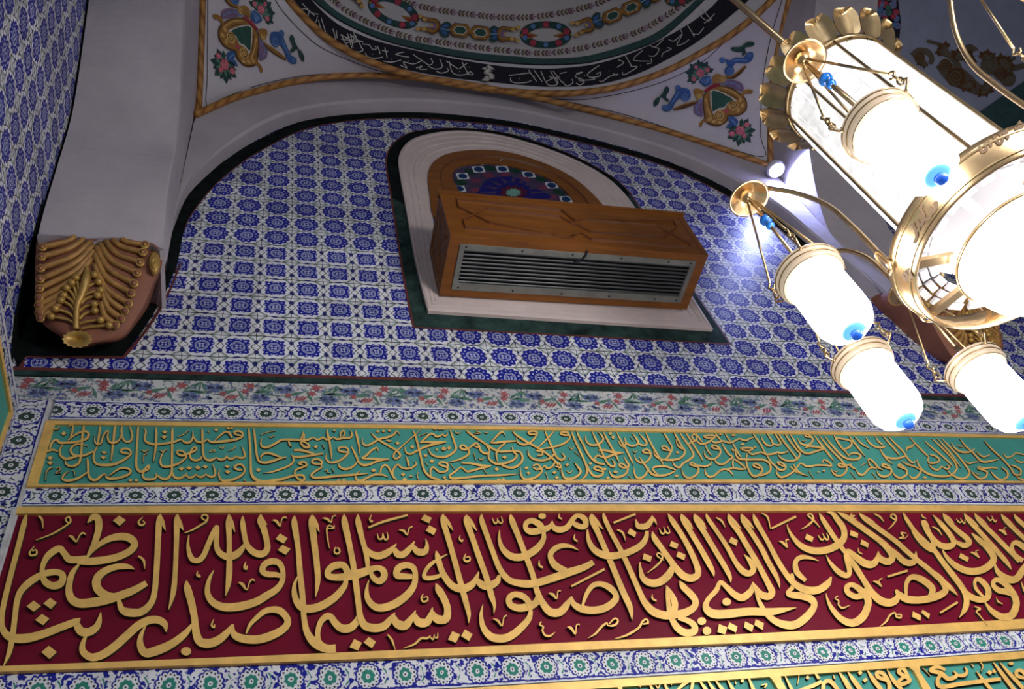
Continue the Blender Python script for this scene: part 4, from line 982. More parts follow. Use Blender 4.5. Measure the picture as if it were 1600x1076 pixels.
RED = '''
W 0,790,3.985
S 165,55,12 150,110,34 120,230,34 75,400,34 35,560,34 12,680,34 15,760,40 60,815,50 150,825,56 260,800,50 380,755,46 470,720,40 500,700,8
S 480,705,20 480,740,44 505,780,54 550,785,52 595,760,44 617,720,34 628,662,6
S 265,425,40 190,470,44 130,530,40 105,600,36 90,720,34 75,830,36 55,920,28 20,1000,4
S 540,325,34 440,335,46 400,295,40 370,265,40 310,300,42 275,350,34 262,410,30 280,470,42 330,497,46 380,480,46 390,430,40 350,412,38 290,418,40 250,428,34
S 545,105,6 580,70,40 610,80,46 615,140,42 590,230,38 560,290,26 540,325,12
S 545,318,10 600,255,26 680,205,38 760,190,46 815,205,48 838,240,44 810,280,42 740,315,44 660,335,46 560,345,46 480,342,40
S 838,394,3 797,378,30 720,380,38 645,410,44 602,460,52 612,520,54 670,560,50 730,562,36
S 495,360,10 450,420,34 430,500,40 440,570,50 490,605,54 580,600,56 680,580,54 797,540,48 857,512,42 912,480,36
S 1002,50,6 992,90,36 985,200,36 975,400,36 962,540,36 937,610,40 877,660,48 797,662,52 757,640,40 742,590,26 740,560,12
S 1000,58,8 1012,100,26 1030,152,4
S 1107,50,6 1102,90,36 1100,200,32 1092,400,30 1082,520,34 1067,590,22 1050,645,4
S 1108,58,8 1122,110,26 1142,152,4
S 240,62,12 262,85,14 268,140,4
S 225,212,5 330,172,10 415,120,10 440,95,12 430,68,10 408,85,10 430,112,10
S 430,185,8 450,195,18 475,222,10 495,185,8 515,168,12 535,178,6
S 215,250,5 185,290,12 195,308,14 226,300,12 226,275,10 200,280,8
D 165,625 210,590 255,622 210,658
D 270,608 312,572 355,602 318,642
D 218,710 262,672 308,702 268,742
D 258,910 305,870 355,910 308,953
D 703,92 742,60 785,88 745,125
S 545,790,10 515,860,32 520,910,44 570,942,48 640,925,50 720,870,52 797,800,50 860,745,50 927,712,48 987,710,46 1027,738,40 1035,785,4
W 200,790,3.985
S 110,745,8 80,810,28 78,870,44 110,915,52 180,900,56 270,860,50 350,800,40 395,745,20 408,722,6
S 365,465,6 370,510,44 395,600,46 415,700,42 425,790,48 450,845,54 510,855,56 570,830,50 620,785,38 650,745,20 656,735,6
S 655,735,8 655,790,38 700,822,50 797,832,52 880,812,52 960,772,46 994,730,42 985,690,42 945,652,44 895,645,38 845,660,34 797,700,28 760,740,22 735,795,8
S 380,180,6 374,250,20 395,325,34 435,340,34 470,310,34 500,240,34 530,170,32 553,130,26 558,160,22 550,220,32 562,280,36 610,315,42 670,305,46 712,265,32 722,238,12
S 715,62,6 715,110,32 727,190,32 745,250,36 790,292,42 840,298,42 868,265,38 863,210,36 845,140,40 827,90,44 827,52,6
S 832,60,6 848,95,14 867,118,3
S 630,50,6 628,100,38 630,200,32 632,330,36 630,430,38 622,500,28 607,560,3
S 635,60,8 650,110,20 665,162,4
S 352,168,4 400,150,10 460,115,12 487,98,12 497,65,10 470,55,10 460,75,10 490,95,10
S 93,68,3 66,100,12 82,120,14 105,108,10 92,92,7
S 65,312,10 98,340,16 104,392,3
S 435,405,4 430,430,12 448,440,12 442,425,7
S 735,345,4 725,380,14 737,392,14 742,372,7
S 535,705,4 521,740,12 535,755,14 540,737,6
S 690,475,8 715,490,20 740,522,8 757,475,8 775,458,14 790,467,6
E 362,905,32,26
S 535,400,5 505,460,24 495,540,34 530,600,44 600,630,50 700,625,52 797,597,48 857,562,46 927,517,40 962,462,32 963,400,32 940,355,38 895,345,40 850,365,38 838,405,38 870,425,36 925,428,32 955,440,24
W 400,790,3.985
D 122,205 150,172 197,200 172,235
D 135,275 165,242 215,268 185,305
S 105,88,8 130,97,18 150,127,8 162,82,8 180,70,12 192,78,5
S 240,60,6 240,110,38 262,260,32 275,420,36 290,560,36 300,700,34 320,790,42 370,855,56 440,888,52 497,888,54
S 350,55,6 348,100,42 362,220,40 378,350,38 385,450,34 380,510,24 370,567,3
S 357,62,8 375,110,24 394,163,4
S 265,430,6 240,490,22 242,560,36 270,620,44 320,640,50 400,625,50 490,570,46 550,500,36 562,455,24
S 575,420,44 545,370,40 490,372,44 452,400,40 452,435,40 500,445,42 560,440,48 620,428,56 700,402,46 750,385,32 790,400,40 798,440,42 770,468,40 733,450,34 715,415,24
S 550,52,6 552,100,40 580,230,36 605,360,36 625,500,38 640,620,36 650,690,40 680,745,50 740,760,52 797,748,48 837,705,36 866,665,6
S 857,685,26 877,730,52 927,745,54 967,700,34 995,650,6
S 987,675,26 1012,722,52 1062,725,50 1088,680,34 1099,632,6
S 1095,660,26 1127,703,52 1182,703,50 1193,640,42 1167,570,44 1137,520,42 1121,482,5
S 1127,492,6 1152,522,20 1177,545,4
S 645,650,16 632,710,38 590,757,50 535,762,50 495,730,44 465,690,40 435,690,40 402,725,34 385,785,32 390,840,34 420,870,30
S 635,52,6 637,100,36 660,200,32 680,270,32 692,330,30 697,395,24
S 690,262,14 722,300,40 770,310,44 827,285,40 875,236,5
S 862,265,26 880,298,42 917,302,42 960,262,32 987,220,5
S 977,250,26 1007,285,42 1050,285,40 1065,250,24 1057,203,4
S 703,460,4 690,520,22 697,580,36 742,628,44 802,632,48 877,603,50 947,548,46 985,490,38 993,430,32 980,385,36 937,368,38 887,387,42 877,430,42 917,438,38 975,440,30
S 415,75,6 445,82,16 468,102,8 477,68,8 498,60,8
S 490,140,6 460,122,10 442,140,10 446,200,10 457,264,3
S 445,140,6 482,140,8 487,118,6
S 495,256,6 488,285,10 505,298,12 522,284,10 513,263,10 493,266,6
S 720,55,4 709,80,10 718,98,12 728,90,5
S 700,135,12 797,97,15 945,57,13
S 755,170,4 765,203,12 785,203,10 790,168,5
S 790,170,6 802,207,12 822,200,10 815,160,4
D 582,880 612,828 660,852 635,900
D 670,850 703,815 747,845 722,887
W 600,790,3.985
S 22,800,8 50,835,14 70,895,3
S 120,887,3 190,860,13 230,825,14 270,823,14 290,805,6
S 285,812,6 305,830,12 315,800,5
S 312,815,6 332,820,10 335,788,4
S 95,148,6 125,157,16 145,180,8 157,140,8 178,128,8
D 230,85 252,52 298,75 280,108
D 260,155 282,120 328,145 310,182
D 398,832 425,780 475,800 448,852
D 480,810 505,768 552,798 530,842
S 370,50,6 368,90,34 400,200,34 440,340,34 475,470,36 505,580,36 528,670,26 527,729,3
S 377,62,8 402,107,22 430,154,4
S 325,280,6 335,320,34 355,390,36 385,450,40 430,500,44 490,515,50 550,488,42 583,430,18 590,408,5
S 572,450,22 610,490,48 660,495,50 705,468,38 718,430,18
S 397,300,4 350,325,15 290,365,24 256,410,24 254,445,28 300,448,28 350,432,22 368,415,10
S 515,55,6 515,95,38 555,210,34 600,340,36 640,450,36 670,560,36 688,620,20 683,670,3
S 522,62,8 547,107,22 577,154,4
S 608,50,6 610,95,32 640,180,32 680,290,32 715,380,34 755,440,38 797,470,40 877,485,46 947,480,46 1047,450,48 1147,415,50 1239,385,42 1304,350,34
S 675,75,4 687,104,12 703,105,8 708,75,5
S 708,85,5 722,106,12 738,98,9 730,65,4
S 475,183,3 470,205,10 485,220,11 492,208,5
S 510,297,4 498,330,12 515,346,13 535,336,11 530,316,8 508,322,6
S 245,546,4 233,575,12 245,596,13 270,588,11 270,566,8 246,572,6
S 617,613,4 605,680,22 620,760,36 670,815,48 740,825,50 797,805,48 857,755,44 902,702,36 915,650,24
S 962,545,24 947,600,42 897,627,48 837,635,46 787,615,40 780,575,38 812,552,38 865,562,38 902,600,36 914,650,24
S 680,702,6 710,715,16 735,747,8 747,695,8 765,682,11
W 800,780,3.985
S -8,92,6 0,130,36 40,230,34 90,360,34 130,470,34 160,580,36 195,650,42 240,700,50 300,700,50 345,650,38 372,602,6
S 372,606,10 385,650,34 430,678,46 500,690,46 580,675,46 640,630,42 646,590,36 610,550,40 560,527,34 510,532,32 475,570,28 452,620,22 438,668,12
S -77,190,5 -78,250,20 -55,310,34 0,355,44 70,355,46 150,310,44 195,250,32 197,200,24
S 252,133,6 235,170,30 190,188,42 120,200,40 86,180,30 90,147,32 125,132,34 170,155,40 200,195,30
S 250,135,6 262,175,34 300,188,38 345,172,36 380,122,30 410,100,28 450,118,36 460,160,34 430,170,34 390,152,30 376,128,12
E 188,103,24,18
S 470,185,8 477,250,26 510,310,38 570,345,44 640,350,44 720,330,42 797,290,40 832,245,32 842,195,20
S 770,123,6 787,165,34 837,165,38 867,130,30 875,100,8
S 873,110,14 890,130,14 901,157,3
S 497,88,6 500,125,40 540,215,34 590,330,34 640,450,36 690,570,38 735,670,34 748,747,5
S 503,95,8 532,142,22 568,187,4
S 570,82,6 578,120,26 620,210,28 680,320,30 740,450,32 797,580,34 827,640,40 877,695,50 947,720,50 1007,717,50 1077,705,50 1132,672,42 1142,630,40 1107,582,42 1062,540,34 1045,505,5
S 1052,513,8 1077,537,18 1102,560,3
S 632,145,12 770,90,14
S 370,540,13 577,433,15
S 655,188,8 690,207,14 707,257,3
D 718,210 735,178 775,205 765,235
S 297,85,4 293,110,12 312,121,8
S 392,215,4 389,245,12 409,261,10
S 170,378,4 171,410,14 193,423,12
S 415,315,3 360,290,22 300,290,32 252,320,34 240,360,34 272,412,44 335,445,40
S 228,583,6 255,592,18 278,617,8 287,572,8 305,568,10
S 345,793,6 370,802,18 395,837,8 402,782,8 422,778,10
S 185,760,9 172,778,9 195,792,11 190,815,10 207,845,13 240,848,13 268,825,3
S 475,862,3 520,835,12 560,790,14 590,770,12 600,785,8 640,782,14 660,755,12 640,740,10 605,774,8
S 640,867,3 720,842,14 790,797,14 812,760,13 837,745,12 847,768,12 815,775,10
W 1000,780,3.985
S 165,535,5 172,590,24 178,650,28 190,730,40
S 165,535,5 195,590,32 218,650,40 205,710,38 180,745,22
S 195,735,34 230,795,42 280,828,46 335,822,44 338,785,40 300,755,34 240,735,30
S 120,180,4 135,210,12 155,205,8 148,170,5
S 150,180,5 167,208,12 185,203,8 172,165,4
S 78,200,6 90,240,34 140,310,34 190,380,36 230,435,42 280,480,46 330,488,46 362,460,40 350,400,36 310,310,34 260,220,32 200,130,32 175,88,5
S 182,100,8 217,142,20 248,182,4
S 210,395,22 185,460,46 130,510,48 70,520,46 20,490,36 2,430,20 0,390,6
D 183,290 195,257 240,277 230,308
D 225,355 238,322 285,345 275,378
D 15,370 25,335 75,355 65,390
S 42,460,3 100,415,12 132,380,12 140,350,11 115,332,9 108,352,9 150,380,6
S 78,590,4 77,615,12 102,631,12
S 258,88,5 270,125,34 320,210,32 380,310,34 430,400,34 455,450,22 460,480,3
S 267,97,8 302,142,20 330,182,4
S 340,88,5 352,125,34 410,220,32 470,320,32 530,420,32 560,480,24 565,517,3
S 350,97,8 387,142,20 413,182,4
S 412,88,5 425,120,24 480,200,26 540,290,28 595,390,30 640,445,40 680,460,38 707,435,36 690,390,34 650,343,6
S 475,112,8 510,135,13 530,174,3
D 553,265 568,232 610,255 600,288
S 550,88,5 565,130,34 620,210,32 680,310,34 740,410,34 797,520,36 822,575,42 800,603,44 750,588,42 718,545,26 700,513,6
S 557,97,8 592,142,20 630,182,4
S 702,518,8 690,570,38 640,610,46 590,592,40 540,545,32 500,515,26 475,565,32 422,625,30 412,675,44 455,710,54 540,712,54 680,697,50 797,700,48 877,690,34 975,673,3
S 630,88,5 645,130,34 700,215,30 760,310,32 797,385,32 840,460,30 862,510,20 870,550,3
S 638,97,8 677,142,18 710,182,4
S 705,88,5 720,130,30 760,200,28 797,265,28 857,380,32 907,460,34 947,510,36 997,547,44 1057,567,48 1117,560,46 1167,525,42 1192,480,8
E 540,637,27,24 385,757,27,24 417,817,27,26
D 482,825 492,775 545,795 530,840
D 545,800 558,765 607,790 597,828
D 648,795 655,758 710,785 697,825
D 712,780 720,745 772,770 764,812
S 757,85,5 795,110,12 812,184,3
W 1200,770,3.985
S 315,422,3 260,402,20 205,400,30 172,430,30 180,490,36 235,545,24
S 150,500,20 155,580,28 125,615,24 140,632,38 210,640,44 268,660,46 288,700,40 250,760,48 180,815,50 110,820,48 40,793,40 -18,738,32 -62,655,22 -88,568,6
S 22,220,13 175,145,15
S 70,298,6 95,310,16 120,337,8 112,295,8 130,288,8
S 205,228,3 250,200,12 282,165,12 272,132,9 248,137,9 290,175,10 322,213,4
S 120,195,4 127,225,12 160,280,24 210,330,36 280,358,42 360,355,44 430,325,46 472,280,40 470,220,36 430,160,34 400,125,22 365,118,5
S 318,122,5 345,170,28 410,270,30 475,360,26 500,390,14
D 230,285 240,252 285,275 275,305
S 312,262,4 332,289,12 350,280,8 340,250,4
S 345,262,4 364,289,12 378,280,8 365,250,4
S 362,385,3 390,435,20 440,490,34 490,513,34 508,488,30 498,430,36 490,385,36 500,360,28 545,395,38 600,435,46 650,443,44 680,410,34 688,362,6
S 685,380,20 710,415,40 755,425,42 775,390,42 740,335,40 690,290,34 600,225,34 520,168,34 470,138,26 435,118,5
S 700,310,20 760,350,32 797,378,34 857,430,40 912,425,36 922,362,5
S 568,125,5 600,155,30 680,215,30 797,300,30 857,355,30 927,415,30 997,470,32 1077,540,34 1137,590,28 1180,636,4
S 577,132,8 625,162,18 668,184,3
D 510,262 515,230 562,250 558,280
D 575,318 582,288 628,312 622,340
S 562,340,3 566,366,10 588,379,7
S 525,122,6 515,140,8 540,140,8 522,152,8 552,160,6
S 660,128,6 697,147,12 722,180,3
S 745,230,3 780,195,10 800,155,10 780,130,9 765,147,9 802,172,7
S 500,378,8 540,450,34 590,530,34 640,610,40 700,668,48 760,682,48 800,660,42 815,615,10
S 628,575,24 600,622,44 550,645,36 500,620,34 492,585,34 525,570,30 575,602,40 618,650,44 622,700,44 590,770,50 530,808,48 460,785,38 400,720,28 370,660,14 362,623,3
S 435,640,9 418,655,8 440,670,10 440,695,10 465,715,12 510,698,3
S 655,548,6 685,557,16 708,582,7 692,545,6 712,530,8
S 745,520,13 870,482,15
S 695,832,3 735,800,12 760,760,12 790,745,12 800,770,10 825,775,12 828,757,10 803,757,8
W 1400,760,3.985
S 0,640,14 20,670,36 70,700,46 150,705,44 230,690,46 290,665,44 310,635,40 290,590,40 250,550,36 210,520,22 183,502,5
S 70,725,8 62,640,22 70,590,28 100,562,34 150,572,40 200,605,42 228,640,40 212,685,30
D 100,810 105,775 158,802 152,835
D 158,785 165,765 212,792 205,822
S 275,785,13 385,718,15
S 45,160,5 65,200,22 120,280,26 190,350,30 235,390,30 300,480,32 370,570,36 420,640,36 440,700,36 430,760,34 395,814,4
S 95,270,3 130,320,18 190,375,30 235,395,24 225,330,24 192,280,22 163,222,14 185,225,22 215,300,26 270,360,36 330,372,40 360,345,34 330,290,30 280,230,28 230,175,5
S 292,165,5 315,205,26 380,270,30 440,320,34 455,350,36 420,365,34 365,335,16
S 300,172,6 330,195,14 362,228,3
S 285,375,3 310,430,20 370,490,36 450,525,42 530,520,44 590,482,44 608,440,40 570,380,36 510,325,30 470,288,5
D 392,440 402,412 455,442 445,468
S 425,165,5 450,205,26 530,290,28 620,390,30 690,470,26 720,517,3
S 435,175,6 480,215,14 518,250,3
S 490,165,5 515,205,26 600,290,28 690,380,28 770,465,26
S 500,175,6 540,212,14 575,245,3
S 612,470,6 635,530,30 700,575,44 750,572,44 790,520,44 845,450,40
S 850,420,36 790,370,36 745,347,30 722,372,24 740,420,24 790,462,32
S 748,680,26 695,655,38 640,645,34 605,610,28 620,580,30 660,590,34 705,630,38 742,690,42 748,740,44 720,800,48 660,810,44 600,775,32 562,730,14 550,708,3
S 415,625,12 460,680,36 520,703,38 568,690,40 574,640,36 540,592,34 505,574,26 490,600,20 502,640,20 545,685,14
S 625,690,3 636,715,10 664,729,7
S 490,745,8 525,760,12 502,775,10 520,800,8 570,862,3
S 655,170,5 680,205,26 740,265,28 830,350,28
S 665,178,6 700,210,14 738,244,3
S 735,170,5 760,205,26 850,285,28
S 640,268,6 665,277,16 688,300,7 672,262,6 688,255,6
S 465,408,6 492,417,16 518,440,7 497,402,6 515,395,6
S 375,200,4 396,222,10 410,214,7
S 400,195,4 425,230,10 430,205,5
S 565,185,4 586,210,10 600,200,7
S 595,180,4 616,218,10 628,205,5
S 225,248,6 262,267,11 287,304,3
S 65,290,7 32,287,10 47,310,10 22,319,8 55,321,5 78,298,3
S 160,170,4 166,186,9 188,198,6
S 780,590,4 800,645,16 830,680,16
'''
letters(red_panel, RED, YW-0.019, YW-0.007, 60, 1.0)
